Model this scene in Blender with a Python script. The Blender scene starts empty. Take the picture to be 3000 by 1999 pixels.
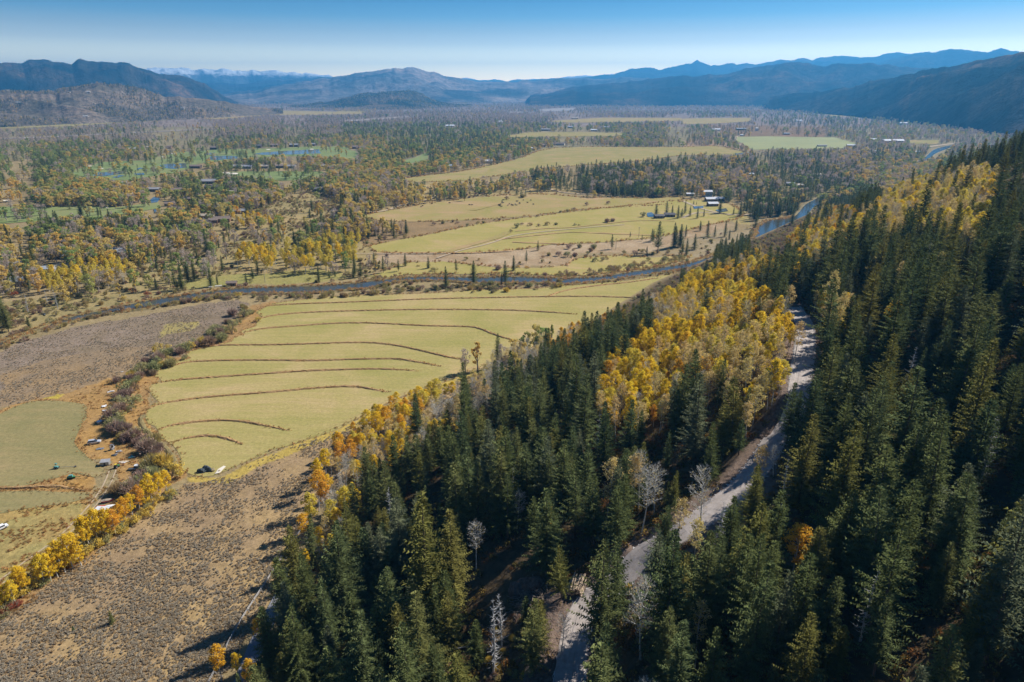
import bpy, bmesh, math, random
import numpy as np
from mathutils import Vector, Matrix
from mathutils.geometry import tessellate_polygon
random.seed(7); RNG = np.random.default_rng(7)
SC = bpy.context.scene; COL = SC.collection
R = math.radians
# ---------------------------------------------------------------- camera, sky, sun, exposure
H = 130.0; PITCH = R(20.1); F = 2000.0          # metres above the valley floor, tilt, focal length in photo pixels
cam = bpy.data.objects.new('camera', bpy.data.cameras.new('camera')); COL.objects.link(cam)
cam.location = (0, 0, H); cam.rotation_euler = (math.pi/2 - PITCH, 0, 0)
cam.data.sensor_width = 36; cam.data.lens = 24; cam.data.clip_start = 1; cam.data.clip_end = 200000
SC.camera = cam
SKY_RAMP = [(0.0, (3.8,2.6,1.5)), (.03, (2.8,2.0,1.15)), (.06, (1.0,.78,.58)), (.075, (.60,.53,.45)), (.092, (.27,.37,.40)), (.125, (.065,.20,.30)), (.5, (.10,.22,.37))]
SUN_EL = R(41); SUN_AZ = R(58)                   # azimuth clockwise from the view direction
w = bpy.data.worlds.new('World'); SC.world = w; w.use_nodes = True
nt = w.node_tree; nt.nodes.clear()
sky = nt.nodes.new('ShaderNodeTexSky'); sky.sky_type = 'NISHITA'; sky.sun_disc = False
sky.sun_elevation = SUN_EL; sky.sun_rotation = SUN_AZ; sky.altitude = 1900; sky.air_density = 1.0; sky.dust_density = 0.4; sky.ozone_density = 2.0
bg = nt.nodes.new('ShaderNodeBackground'); bg.inputs['Strength'].default_value = 0.15
wo = nt.nodes.new('ShaderNodeOutputWorld')
# the sky pales towards the horizon and deepens evenly with height above it, all the way round
tcw = nt.nodes.new('ShaderNodeTexCoord'); spw = nt.nodes.new('ShaderNodeSeparateXYZ'); rpw = nt.nodes.new('ShaderNodeValToRGB'); mxw = nt.nodes.new('ShaderNodeMix')
mxw.data_type = 'RGBA'; mxw.blend_type = 'MULTIPLY'; mxw.inputs[0].default_value = 1.0; mxw.clamp_result = False
els = rpw.color_ramp.elements; els[0].position = 0.0; els[0].color = SKY_RAMP[0][1]+(1,); els[1].position = SKY_RAMP[-1][0]; els[1].color = SKY_RAMP[-1][1]+(1,)
for p_, c_ in SKY_RAMP[1:-1]: e_ = els.new(p_); e_.color = c_+(1,)
nt.links.new(tcw.outputs['Generated'], spw.inputs[0]); nt.links.new(spw.outputs['Z'], rpw.inputs[0]); nt.links.new(sky.outputs[0], mxw.inputs[6]); nt.links.new(rpw.outputs[0], mxw.inputs[7])
nt.links.new(mxw.outputs[2], bg.inputs[0]); nt.links.new(bg.outputs[0], wo.inputs[0])
sl = bpy.data.lights.new('sun', 'SUN'); sl.energy = 5.0; sl.angle = R(0.53); sl.color = (1.0, 0.955, 0.89)
sun = bpy.data.objects.new('sun', sl); COL.objects.link(sun)
sd = Vector((math.sin(SUN_AZ)*math.cos(SUN_EL), math.cos(SUN_AZ)*math.cos(SUN_EL), math.sin(SUN_EL)))
sun.rotation_euler = sd.to_track_quat('Z', 'Y').to_euler(); sun.location = (200, 100, 400)
vs = SC.view_settings; SC.display_settings.display_device = 'sRGB'
vs.view_transform = 'Standard'; vs.look = 'None'; vs.gamma = 1; vs.exposure = 0.66; vs.use_curve_mapping = False
cy = SC.cycles; cy.max_bounces = 5; cy.diffuse_bounces = 2; cy.glossy_bounces = 2; cy.transmission_bounces = 2
cy.volume_bounces = 0; cy.transparent_max_bounces = 8; cy.use_denoising = True; cy.denoiser = 'OPENIMAGEDENOISE'; cy.denoising_input_passes = 'RGB_ALBEDO_NORMAL'; cy.denoising_prefilter = 'ACCURATE'; cy.caustics_reflective = False; cy.caustics_refractive = False
HAZE_DENSITY = 8.8e-5; HAZE_COLOR = (0.11, 0.50, 1.0)

# ---------------------------------------------------------------- terrain
TOE = [(-110,-600),(-80,0),(-64,123),(-61,213),(0,316),(98,476),(258,684),(420,900),(600,1170),(1028,1717),(2000,2900)]
def polydist(x, y, P):
    x = np.asarray(x, float); y = np.asarray(y, float)
    best = np.full(x.shape, 1e18); s = np.zeros(x.shape); par = np.zeros(x.shape); acc = 0.0
    for (x0,y0),(x1,y1) in zip(P[:-1], P[1:]):
        dx, dy = x1-x0, y1-y0; L2 = dx*dx+dy*dy+1e-9
        t = np.clip(((x-x0)*dx+(y-y0)*dy)/L2, 0, 1)
        d = (x-(x0+t*dx))**2+(y-(y0+t*dy))**2
        m = d < best; best = np.where(m, d, best)
        s = np.where(m, np.where(dx*(y-y0)-dy*(x-x0) < 0, 1., -1.)*np.sqrt(d), s)
        par = np.where(m, acc+t, par); acc += 1
    return s, par
def sm(a, b, x):
    t = np.clip((x-a)/(b-a), 0, 1); return t*t*(3-2*t)
def vnoise(x, y, seed=0):
    xi = np.floor(x).astype(np.int64); yi = np.floor(y).astype(np.int64); fx = x-xi; fy = y-yi
    fx = fx*fx*(3-2*fx); fy = fy*fy*(3-2*fy)
    def h(a, b):
        n = (a*374761393 + b*668265263 + seed*1442695041) & 0xffffffff
        n = ((n ^ (n >> 13))*1274126177) & 0xffffffff
        return ((n ^ (n >> 16)) & 0xffff)/65535.0
    return (h(xi,yi)*(1-fx)+h(xi+1,yi)*fx)*(1-fy)+(h(xi,yi+1)*(1-fx)+h(xi+1,yi+1)*fx)*fy
def fbm(x, y, seed=0, o=4):
    r = 0; a = .5; t = 0
    for i in range(o):
        r = r+a*vnoise(x*2**i, y*2**i, seed+i*17); t += a; a *= .5
    return r/t
def terr0(x, y):
    s, _ = polydist(x, y, TOE); sp = np.maximum(s, 0)
    h = .45*(np.sqrt(sp*sp+144)-12)
    spur = 7*np.exp(-((y-430-.25*(x-200))/110)**2)*sm(60, 180, s)
    f = 1-sm(430, 900, y-.12*x)
    rough = (fbm(x/38., y/38., 5, 4)-.5)*9*sm(4, 50, s)*f
    cap = h*f+spur+rough
    return np.where(s > 0, np.maximum(cap, 0), 0)
def px_t(u, v, t):
    a = (u-1500)/F; b = (v-1000)/F
    return a*t, (math.cos(PITCH)-b*math.sin(PITCH))*t, H-(math.sin(PITCH)+b*math.cos(PITCH))*t
def gp(u, v, z=0.0):
    b = (v-1000)/F; t = (H-z)/(math.sin(PITCH)+b*math.cos(PITCH)); x, y, _ = px_t(u, v, t); return (x, y)
_ts = np.arange(30, 1600, .5)
def hit(u, v, fn=None):
    x, y, z = px_t(u, v, _ts); k = np.where(z < (fn or terr0)(x, y)+1e-3)[0]
    if len(k) == 0: return gp(u, v)
    return (float(x[k[0]]), float(y[k[0]]))
def proj(x, y, z):
    x = np.asarray(x, float); dz = z-H
    dep = np.maximum(y*math.cos(PITCH)-dz*math.sin(PITCH), 1e-3)
    upc = y*math.sin(PITCH)+dz*math.cos(PITCH)
    return 1500+F*x/dep, 1000-F*upc/dep, dep
# gravel road centreline and its bench cut into the slope
ROADPX = [(1655,2080),(1668,1999),(1672,1935),(1684,1859),(1706,1794),(1745,1750),(1798,1715),(1844,1675),(1880,1628),(1932,1597),(1997,1560),(2066,1512),(2135,1460),(2180,1425),(2212,1386),(2246,1336),(2270,1290),(2308,1245),(2332,1194),(2341,1137),(2350,1080),(2357,1022),(2360,965),(2348,928),(2320,905)]
def smooth_line(P, step=2.0, it=2):
    P = [np.array(q, float) for q in P]
    for _ in range(it):
        Q = [P[0]]
        for a, b in zip(P[:-1], P[1:]): Q += [a*.75+b*.25, a*.25+b*.75]
        P = Q+[P[-1]]
    out = [P[0]]
    for a, b in zip(P[:-1], P[1:]):
        n = max(1, int(np.linalg.norm(b-a)/step))
        for i in range(1, n+1): out.append(a+(b-a)*i/n)
    return out
ROAD = smooth_line([hit(u, v) for u, v in ROADPX], 2.0)
ROADA = np.array(ROAD); _rz = terr0(ROADA[:,0], ROADA[:,1])
_k = np.ones(15)/15; ROADZ = np.convolve(np.pad(_rz, 7, mode='edge'), _k, 'valid')
ROADC = ROADA[::3]; ROADCZ = ROADZ[::3]
def road_dist(x, y):
    x = np.asarray(x, float); d = np.full(x.shape, 1e9); near = (x > -30) & (x < 150) & (y > 60) & (y < 290)
    z = np.zeros(x.shape); par = np.zeros(x.shape)
    if near.any():
        s, p_ = polydist(x[near], np.asarray(y)[near], [tuple(q) for q in ROADC])
        d[near] = np.abs(s); z[near] = np.interp(p_, np.arange(len(ROADCZ)), ROADCZ); par[near] = p_
    return d, z
def terr(x, y):
    h = terr0(x, y); d, z = road_dist(x, y); k = 1-sm(4.2, 10.5, d)
    return h*(1-k)+z*k
def T(x, y): return float(terr(np.array([x]), np.array([y]))[0])

# ---------------------------------------------------------------- object helpers
def tag(o, label=None, cat=None, group=None, kind=None):
    if label: o['label'] = label
    if cat: o['category'] = cat
    if group: o['group'] = group
    if kind: o['kind'] = kind
    return o
def link(name, data, parent=None, loc=None, rz=None, mat=None):
    o = bpy.data.objects.new(name, data); COL.objects.link(o)
    if mat is not None: data.materials.append(mat)
    if loc is not None: o.location = loc
    if rz is not None: o.rotation_euler = (0, 0, rz)
    if parent: o.parent = parent
    return o
class MB:
    def __init__(s): s.v = []; s.f = []; s.m = []; s.cur = 0
    def poly(s, pts):
        n = len(s.v); s.v += [tuple(q) for q in pts]; s.f.append(tuple(range(n, n+len(pts)))); s.m.append(s.cur)
    def box(s, c, d, rz=0):
        x, y, z = c; a, b, h = d[0]/2, d[1]/2, d[2]/2; ca, sa = math.cos(rz), math.sin(rz); n = len(s.v)
        for dz in (-h, h):
            for dx, dy in ((-a,-b),(a,-b),(a,b),(-a,b)): s.v.append((x+dx*ca-dy*sa, y+dx*sa+dy*ca, z+dz))
        for q in ((0,3,2,1),(4,5,6,7),(0,1,5,4),(1,2,6,5),(2,3,7,6),(3,0,4,7)): s.f.append(tuple(n+i for i in q)); s.m.append(s.cur)
    def tube(s, pts, rad, n=5, cap=True):
        base = len(s.v); P = [Vector(q) for q in pts]
        for i, q in enumerate(P):
            d = (P[min(i+1, len(P)-1)]-P[max(i-1, 0)])
            if d.length < 1e-6: d = Vector((0,0,1))
            d.normalize(); u = d.orthogonal().normalized(); w_ = d.cross(u); r = rad[i] if hasattr(rad, '__len__') else rad
            for k in range(n):
                a = 2*math.pi*k/n; s.v.append(tuple(q+u*math.cos(a)*r+w_*math.sin(a)*r))
        for i in range(len(P)-1):
            for k in range(n):
                k2 = (k+1) % n; s.f.append((base+i*n+k, base+i*n+k2, base+(i+1)*n+k2, base+(i+1)*n+k)); s.m.append(s.cur)
        if cap and n >= 3:
            s.f.append(tuple(base+k for k in range(n))[::-1]); s.m.append(s.cur)
            s.f.append(tuple(base+(len(P)-1)*n+k for k in range(n))); s.m.append(s.cur)
    def leaf(s, c, nrm, size, asp=.8, ang=None):
        n = Vector(nrm).normalized(); u = n.orthogonal().normalized(); w_ = n.cross(u)
        a = random.uniform(0, 6.28) if ang is None else ang
        e = (u*math.cos(a)+w_*math.sin(a))*size*.5; g = (w_*math.cos(a)-u*math.sin(a))*size*.5*asp; c = Vector(c)
        s.poly((c-e, c-g*.9+e*.1, c+e, c+g+e*.1))
    def mesh(s, name='mesh', mats=()):
        me = bpy.data.meshes.new(name); me.from_pydata(s.v, [], s.f)
        for m in mats: me.materials.append(m)
        if len(mats) > 1: me.polygons.foreach_set('material_index', s.m)
        me.update(); return me
    def build(s, name, mat, parent=None, loc=None, rz=None):
        mats = mat if isinstance(mat, (list, tuple)) else [mat]
        return link(name, s.mesh(name, mats), parent, loc, rz)

# ---------------------------------------------------------------- materials
def newmat(name):
    m = bpy.data.materials.new(name); m.use_nodes = True; n = m.node_tree; n.nodes.clear()
    return m, n, n.nodes.new('ShaderNodeOutputMaterial')
def N(n, t, **kw):
    x = n.nodes.new(t)
    for k, v_ in kw.items():
        if k in ('i',):
            for a, b in v_.items(): x.inputs[a].default_value = b
        else: setattr(x, k, v_)
    return x
def ramp(n, cols, interp='LINEAR'):
    r = n.nodes.new('ShaderNodeValToRGB'); r.color_ramp.interpolation = interp; e = r.color_ramp.elements
    while len(e) < len(cols): e.new(0.5)
    for i, c in enumerate(cols):
        if len(c) == 4 and isinstance(c[0], float) and not isinstance(c[1], (int, float)): pass
        e[i].position = c[0]; e[i].color = (*c[1], 1)
    return r
def noise_mat(name, c1, c2, scale=1.0, rough=.9, bump=.0, c3=None, detail=6, bscale=None, spec=.2):
    m, n, out = newmat(name); L = n.links.new
    geo = N(n, 'ShaderNodeNewGeometry')
    nz = N(n, 'ShaderNodeTexNoise', i={'Scale': scale, 'Detail': detail, 'Roughness': .62}); L(geo.outputs['Position'], nz.inputs['Vector'])
    cols = [(.32, c1), (.68, c2)] if c3 is None else [(.3, c1), (.5, c2), (.7, c3)]
    r = ramp(n, cols); L(nz.outputs[0], r.inputs[0])
    b = N(n, 'ShaderNodeBsdfPrincipled', i={'Roughness': rough, 'Specular IOR Level': spec}); L(r.outputs[0], b.inputs['Base Color'])
    if bump:
        n2 = N(n, 'ShaderNodeTexNoise', i={'Scale': bscale or scale*4, 'Detail': 5.0}); L(geo.outputs['Position'], n2.inputs['Vector'])
        bp = N(n, 'ShaderNodeBump', i={'Strength': 1.0, 'Distance': bump}); L(n2.outputs[0], bp.inputs['Height']); L(bp.outputs[0], b.inputs['Normal'])
    L(b.outputs[0], out.inputs[0]); return m
def leaf_mat(name, cols, trans=.35, var=.35):
    """one random colour out of cols per tree, with a little noise from clump to clump"""
    m, n, out = newmat(name); L = n.links.new
    oi = N(n, 'ShaderNodeObjectInfo'); r = ramp(n, [((i+.5)/len(cols), c) for i, c in enumerate(cols)]); L(oi.outputs['Random'], r.inputs[0])
    tc = N(n, 'ShaderNodeTexCoord'); nz = N(n, 'ShaderNodeTexNoise', i={'Scale': .9, 'Detail': 3.0}); L(tc.outputs['Object'], nz.inputs['Vector'])
    mr = N(n, 'ShaderNodeMapRange', i={'From Min': .3, 'From Max': .7, 'To Min': 1-var, 'To Max': 1+var}); L(nz.outputs[0], mr.inputs[0])
    hs = N(n, 'ShaderNodeHueSaturation'); L(r.outputs[0], hs.inputs['Color']); L(mr.outputs[0], hs.inputs['Value'])
    d = N(n, 'ShaderNodeBsdfDiffuse'); t = N(n, 'ShaderNodeBsdfTranslucent'); L(hs.outputs[0], d.inputs[0]); L(hs.outputs[0], t.inputs[0])
    mx = N(n, 'ShaderNodeMixShader', i={0: trans}); L(d.outputs[0], mx.inputs[1]); L(t.outputs[0], mx.inputs[2]); L(mx.outputs[0], out.inputs[0]); return m
M = {}
M['conifer'] = leaf_mat('conifer_needles', [(.125,.148,.052),(.160,.180,.060),(.120,.152,.062),(.195,.198,.066),(.100,.130,.052)], .22, .45)
M['conifer_olive'] = leaf_mat('conifer_olive_needles', [(.19,.185,.05),(.215,.195,.055)], .22)
M['conifer_blue'] = leaf_mat('conifer_grey_needles', [(.150,.170,.092),(.170,.185,.100)], .22)
M['gold'] = leaf_mat('aspen_gold', [(.84,.60,.050),(.85,.65,.060),(.82,.57,.045)], .5, .18)
M['orange'] = leaf_mat('aspen_orange', [(.82,.50,.05),(.80,.44,.06),(.82,.53,.05)], .5, .18)
M['lemon'] = leaf_mat('aspen_lemon', [(.74,.60,.09),(.70,.57,.10),(.66,.54,.10)], .5, .18)
M['pale'] = leaf_mat('aspen_pale', [(.70,.54,.22),(.66,.47,.20),(.64,.52,.19)], .45, .2)
M['broad_green'] = leaf_mat('cottonwood_olive', [(.32,.40,.12),(.39,.43,.12),(.46,.43,.14),(.28,.35,.11)], .45, .25)
M['broad_gold'] = leaf_mat('cottonwood_ochre', [(.66,.50,.15),(.70,.54,.14),(.56,.48,.17),(.74,.50,.13)], .45, .25)
M['broad_bare'] = leaf_mat('cottonwood_bare', [(.54,.43,.35),(.58,.47,.40),(.49,.39,.31),(.58,.42,.28),(.54,.45,.39)], .4, .25)
M['willow'] = leaf_mat('willow_leaves', [(.40,.32,.12),(.30,.28,.10),(.46,.33,.12),(.34,.23,.13),(.34,.22,.16),(.33,.31,.13)], .4, .3)
M['willow_green'] = leaf_mat('willow_green', [(.36,.35,.15),(.40,.36,.16),(.30,.31,.13)], .4, .3)
M['willow_gold'] = leaf_mat('willow_gold', [(.68,.49,.09),(.60,.45,.10)], .4, .3)
M['willow_bare'] = leaf_mat('willow_bare', [(.36,.235,.17),(.32,.22,.17),(.40,.28,.20)], .3, .3)
M['willow_red'] = leaf_mat('willow_red', [(.30,.09,.05),(.36,.12,.04)], .25)
M['sage'] = leaf_mat('sagebrush_leaves', [(.50,.43,.32),(.42,.36,.27),(.54,.47,.35),(.50,.36,.20)], .4)
M['under'] = leaf_mat('undergrowth_leaves', [(.22,.17,.04),(.30,.17,.04),(.13,.13,.04),(.12,.09,.05),(.26,.12,.04)], .25)
M['bark'] = noise_mat('conifer_bark', (.09,.065,.05), (.15,.12,.10), 3)
M['bark_white'] = noise_mat('aspen_bark', (.36,.34,.30), (.66,.64,.58), 2.2, bump=.0)
M['bark_grey'] = noise_mat('cottonwood_bark', (.26,.23,.19), (.40,.36,.31), 2)
M['dead'] = noise_mat('dead_wood', (.34,.33,.32), (.52,.51,.49), 4)
M['rail'] = noise_mat('weathered_rail', (.28,.265,.25), (.42,.40,.375), 3)
M['log'] = noise_mat('peeled_log', (.30,.22,.15), (.46,.36,.25), 2)
M['log_dark'] = noise_mat('log_bark', (.16,.12,.09), (.30,.24,.18), 3)
M['gravel'] = noise_mat('road_gravel', (.31,.265,.23), (.43,.375,.335), .8, bump=.04, bscale=6)
M['stone'] = noise_mat('road_edge_stones', (.42,.39,.36), (.66,.63,.60), 6)
M['soil'] = noise_mat('dug_soil', (.085,.055,.04), (.20,.145,.11), 1.2, bump=.25, bscale=3)
M['asphalt'] = noise_mat('asphalt', (.17,.17,.18), (.23,.23,.24), 1)
M['dirt_track'] = noise_mat('dirt_track', (.36,.27,.17), (.46,.36,.24), .5)
M['field'] = noise_mat('hay_field_grass', (.225,.200,.056), (.262,.232,.064), .022, c3=(.305,.255,.080), detail=9, bump=.10, bscale=1.6)
M['field_left'] = noise_mat('left_hay_field_grass', (.175,.155,.064), (.215,.188,.073), .03, c3=(.265,.215,.095), detail=9, bump=.10, bscale=1.6)
M['meadow'] = noise_mat('meadow_grass', (.225,.205,.060), (.265,.235,.066), .012, c3=(.30,.225,.09), detail=9, bump=.1, bscale=1)
M['meadow_tan'] = noise_mat('meadow_dry_grass', (.27,.19,.095), (.29,.23,.09), .012, c3=(.24,.22,.07), detail=8)
M['meadow_far'] = noise_mat('far_meadow_grass', (.22,.18,.07), (.27,.23,.085), .008, c3=(.29,.21,.10), detail=8)
M['meadow_bright'] = noise_mat('irrigated_field', (.23,.24,.085), (.28,.28,.10), .01, detail=6)
M['golf'] = noise_mat('golf_fairway', (.135,.190,.055), (.175,.215,.068), .012, c3=(.23,.22,.085), detail=6)
M['bank'] = noise_mat('contour_bank_grass', (.36,.19,.09), (.44,.28,.12), .35, c3=(.30,.17,.10), bump=.3, bscale=2)
M['bank_river'] = noise_mat('river_bank_grass', (.12,.095,.05), (.22,.17,.07), .12, c3=(.09,.075,.04), bump=.3, bscale=1)
M['sand'] = noise_mat('bunker_sand', (.62,.55,.44), (.72,.66,.55), .1)
M['gravelbar'] = noise_mat('gravel_bar', (.26,.215,.18), (.34,.29,.25), .02)
def field_mat(name, c1, c2, c3, ang):
    m, n, out = newmat(name); L = n.links.new; geo = N(n, 'ShaderNodeNewGeometry')
    mp = N(n, 'ShaderNodeMapping'); mp.inputs['Rotation'].default_value = (0, 0, ang); mp.inputs['Scale'].default_value = (.03, .30, 1); L(geo.outputs['Position'], mp.inputs[0])
    st = N(n, 'ShaderNodeTexNoise', i={'Scale': 1.0, 'Detail': 7.0, 'Roughness': .7}); L(mp.outputs[0], st.inputs['Vector'])
    bg_ = N(n, 'ShaderNodeTexNoise', i={'Scale': .022, 'Detail': 8.0, 'Roughness': .62, 'Distortion': .6}); L(geo.outputs['Position'], bg_.inputs['Vector'])
    fi = N(n, 'ShaderNodeTexNoise', i={'Scale': .7, 'Detail': 6.0, 'Roughness': .75}); L(geo.outputs['Position'], fi.inputs['Vector'])
    mx = N(n, 'ShaderNodeMix', data_type='FLOAT', i={0: .38}); L(bg_.outputs[0], mx.inputs[2]); L(st.outputs[0], mx.inputs[3])
    r = ramp(n, [(.36, c1), (.46, tuple((a+b)/2 for a, b in zip(c1, c2))), (.53, c2), (.62, c3)]); L(mx.outputs[0], r.inputs[0])
    mr = N(n, 'ShaderNodeMapRange', i={'From Min': .3, 'From Max': .7, 'To Min': .80, 'To Max': 1.2}); L(fi.outputs[0], mr.inputs[0])
    hs = N(n, 'ShaderNodeHueSaturation'); L(r.outputs[0], hs.inputs['Color']); L(mr.outputs[0], hs.inputs['Value'])
    b = N(n, 'ShaderNodeBsdfDiffuse'); L(hs.outputs[0], b.inputs[0]); bp = N(n, 'ShaderNodeBump', i={'Strength': .7, 'Distance': .2}); L(fi.outputs[0], bp.inputs['Height']); L(bp.outputs[0], b.inputs['Normal']); L(b.outputs[0], out.inputs[0]); return m
M['field'] = field_mat('hay_field_grass', (.278,.250,.078), (.355,.285,.112), (.41,.305,.145), .08)
M['field_left'] = field_mat('left_hay_field_grass', (.205,.185,.080), (.265,.215,.098), (.32,.24,.12), .5)
M['meadow'] = field_mat('meadow_grass', (.285,.255,.075), (.345,.280,.10), (.40,.29,.14), .25)
M['meadow_tan'] = field_mat('meadow_dry_grass', (.27,.24,.075), (.34,.25,.11), (.40,.265,.15), .2)
M['meadow_far'] = field_mat('far_meadow_grass', (.24,.22,.075), (.31,.25,.10), (.36,.25,.13), .1)
def water_mat(name, col=(.02,.045,.07), rough=.08, bs=.35, bd=.1):
    m, n, out = newmat(name); L = n.links.new; geo = N(n, 'ShaderNodeNewGeometry')
    nz = N(n, 'ShaderNodeTexNoise', i={'Scale': bs, 'Detail': 4.0}); L(geo.outputs['Position'], nz.inputs['Vector'])
    bp = N(n, 'ShaderNodeBump', i={'Strength': .8, 'Distance': bd}); L(nz.outputs[0], bp.inputs['Height'])
    b = N(n, 'ShaderNodeBsdfPrincipled', i={'Base Color': (*col, 1), 'Roughness': rough, 'IOR': 1.33, 'Specular IOR Level': .6}); L(bp.outputs[0], b.inputs['Normal'])
    L(b.outputs[0], out.inputs[0]); return m
M['river'] = water_mat('river_water', (.055,.058,.045), .14, .6, .10); M['pond'] = water_mat('pond_water', (.10,.10,.085), .12, .2, .0)
def plain(name, c, rough=.7, metal=0):
    m, n, out = newmat(name); b = N(n, 'ShaderNodeBsdfPrincipled', i={'Base Color': (*c, 1), 'Roughness': rough, 'Metallic': metal}); n.links.new(b.outputs[0], out.inputs[0]); return m
for k, c in {'roof_grey': (.30,.30,.31), 'roof_tan': (.42,.36,.28), 'roof_brown': (.22,.17,.14), 'roof_white': (.62,.63,.64), 'roof_blue': (.34,.37,.41), 'roof_dark': (.12,.11,.11),
             'wall_log': (.20,.12,.07), 'wall_tan': (.42,.34,.25), 'wall_dark': (.09,.07,.06), 'wall_grey': (.30,.29,.28), 'wall_white': (.70,.68,.64), 'wall_blue': (.25,.36,.46)}.items():
    M[k] = noise_mat(k, tuple(x*.82 for x in c), tuple(min(.85, x*1.15) for x in c), .8, rough=.75, bump=.0)
M['glass'] = plain('window_glass', (.03,.04,.05), .1); M['black'] = plain('black_rubber', (.02,.02,.02), .8)
M['silver'] = plain('silver_paint', (.55,.57,.60), .3, .3); M['white'] = plain('white_paint', (.78,.78,.77), .5); M['red'] = plain('red_paint', (.50,.06,.07), .5)
M['green_paint'] = plain('green_paint', (.05,.20,.08), .5); M['teal'] = plain('teal_paint', (.10,.30,.28), .5); M['yellow'] = plain('yellow_paint', (.65,.48,.05), .5)
M['steel'] = plain('grey_steel', (.33,.35,.37), .45, .5); M['tarp'] = noise_mat('dark_tarp', (.03,.04,.05), (.08,.10,.11), 1.5, rough=.5, bump=.1)
M['lumber'] = plain('lumber', (.55,.46,.34), .8); M['hay'] = plain('hay', (.45,.36,.20), .9); M['cow'] = plain('black_hide', (.03,.025,.02), .8)

# ---------------------------------------------------------------- zones traced from the photograph, in photo pixels of flat valley ground
def C(ox, oy, s, pts): return [(ox+x*s, oy+y*s) for x, y in pts]
def inside(u, v, P):
    P = np.array(P, float); res = np.zeros(u.shape, bool)
    bb = (u >= P[:,0].min()) & (u <= P[:,0].max()) & (v >= P[:,1].min()) & (v <= P[:,1].max())
    if not bb.any(): return res
    uu, vv = u[bb], v[bb]; r = np.zeros(uu.shape, bool)
    for (x0,y0),(x1,y1) in zip(P, np.roll(P, -1, 0)):
        if y0 == y1: continue
        r ^= ((y0 > vv) != (y1 > vv)) & (uu < (x1-x0)*(vv-y0)/(y1-y0)+x0)
    res[bb] = r; return res
RN = [(-120,1040),(0,1005),(64,979),(140,956),(200,930),(297,911),(382,892),(450,879),(510,869),(595,858),(637,852),(722,844),(892,840),(1000,835),(1085,826),(1187,813),(1289,811),(1382,815),(1510,811),(1595,816),(1722,816),(1807,805),(1892,790),(2000,776),(2060,760),(2110,742),(2180,716),(2221,684),(2208,672),(2228,656),(2255,646),(2297,641),(2325,636),(2338,622),(2352,602),(2385,585),(2430,560),(2460,548),(2500,538),(2550,519),(2616,501),(2668,483),(2705,465),(2720,451),(2732,440),(2762,430),(2812,423)]
RS = [(-120,1062),(0,1022),(68,985),(127,966),(204,945),(289,926),(336,917),(425,907),(480,896),(552,879),(637,864),(697,863),(786,862),(922,861),(1000,853),(1098,845),(1140,830),(1187,824),(1293,824),(1408,832),(1510,831),(1616,832),(1663,836),(1765,826),(1871,811),(2000,792),(2070,776),(2130,758),(2200,738),(2240,722),(2296,708),(2304,694),(2310,680),(2324,668),(2345,652),(2365,640),(2380,615),(2410,592),(2445,568),(2486,549),(2520,540),(2580,523),(2630,503),(2690,483),(2728,464),(2740,452),(2775,438),(2790,432),(2830,425)]
RIVER = RN+RS[::-1]
HAY = [(748,915),(800,890),(900,878),(1000,868),(1255,861),(1425,849),(1560,848),(1663,838),(1850,822),(2000,797),(2040,800),(2010,850),(1950,900),(1850,940),(1700,982),(1600,1010),(1504,1045),(1336,1103),(1183,1160),(991,1256),(877,1298),(800,1321),(680,1376),(631,1394),(589,1401),(553,1392),(536,1378),(530,1360),(528,1340),(515,1322),(505,1306),(490,1293),(472,1278),(468,1262),(450,1250),(430,1243),(425,1225),(432,1200),(448,1185),(470,1178),(455,1168),(440,1150),(436,1135),(445,1126),(470,1118),(462,1108),(452,1104),(458,1090),(480,1075),(505,1065),(530,1058),(560,1050),(548,1040),(560,1030),(590,1022),(620,1014),(650,1008),(672,1004),(690,990),(720,980),(700,975),(720,966),(748,958),(754,945),(757,935),(770,930),(760,922)]
LEFTF = [(-200,1260),(0,1214),(38,1195),(92,1177),(153,1174),(214,1179),(249,1185),(254,1195),(249,1229),(233,1267),(222,1298),(230,1317),(260,1340),(291,1359),(310,1385),(283,1400),(214,1386),(172,1401),(77,1424),(0,1430),(-200,1440)]
LEFTF2 = [(-200,1446),(0,1441),(115,1441),(268,1443),(260,1459),(200,1475),(153,1480),(60,1492),(0,1505),(-200,1540)]
M_A = [(1161,527),(1263,514),(1340,505),(1382,498),(1510,470),(1595,436),(1722,431),(1850,432),(2000,432),(2100,428),(2160,440),(2200,453),(2160,458),(2100,456),(2000,455),(1892,472),(1780,480),(1701,486),(1595,494),(1489,512),(1400,524),(1361,530),(1300,533),(1212,535)]
M_B = [(1064,632),(1127,620),(1276,594),(1382,582),(1467,573),(1595,569),(1701,580),(1892,582),(2000,577),(2000,597),(1850,607),(1701,614),(1637,624),(1467,641),(1297,650),(1170,650),(1076,645)]
M_C = [(1076,722),(1255,688),(1382,662),(1467,648),(1722,616),(1850,604),(2000,586),(2110,590),(2170,612),(2180,640),(2100,655),(2040,670),(1960,690),(1900,700),(1760,712),(1620,718),(1500,735),(1420,740),(1340,745),(1230,745),(1106,743)]
M_E = [(1190,770),(1297,768),(1467,786),(1595,786),(1663,778),(1680,760),(1786,750),(1914,756),(2000,746),(2030,752),(1960,775),(1900,786),(1807,797),(1722,808),(1600,808),(1510,803),(1297,804),(1190,805),(1130,815),(1080,812)]
M_F = C(0,450,.425,[(1250,870),(1450,850),(1700,830),(1900,825),(2150,800),(2352,830),(2352,860),(2180,890),(1950,905),(1700,900),(1450,925),(1300,930)])
G1 = C(0,450,.425,[(-200,370),(0,370),(250,375),(650,365),(800,375),(1090,335),(1105,380),(900,415),(700,445),(430,440),(300,465),(100,480),(-200,500)])
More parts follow.
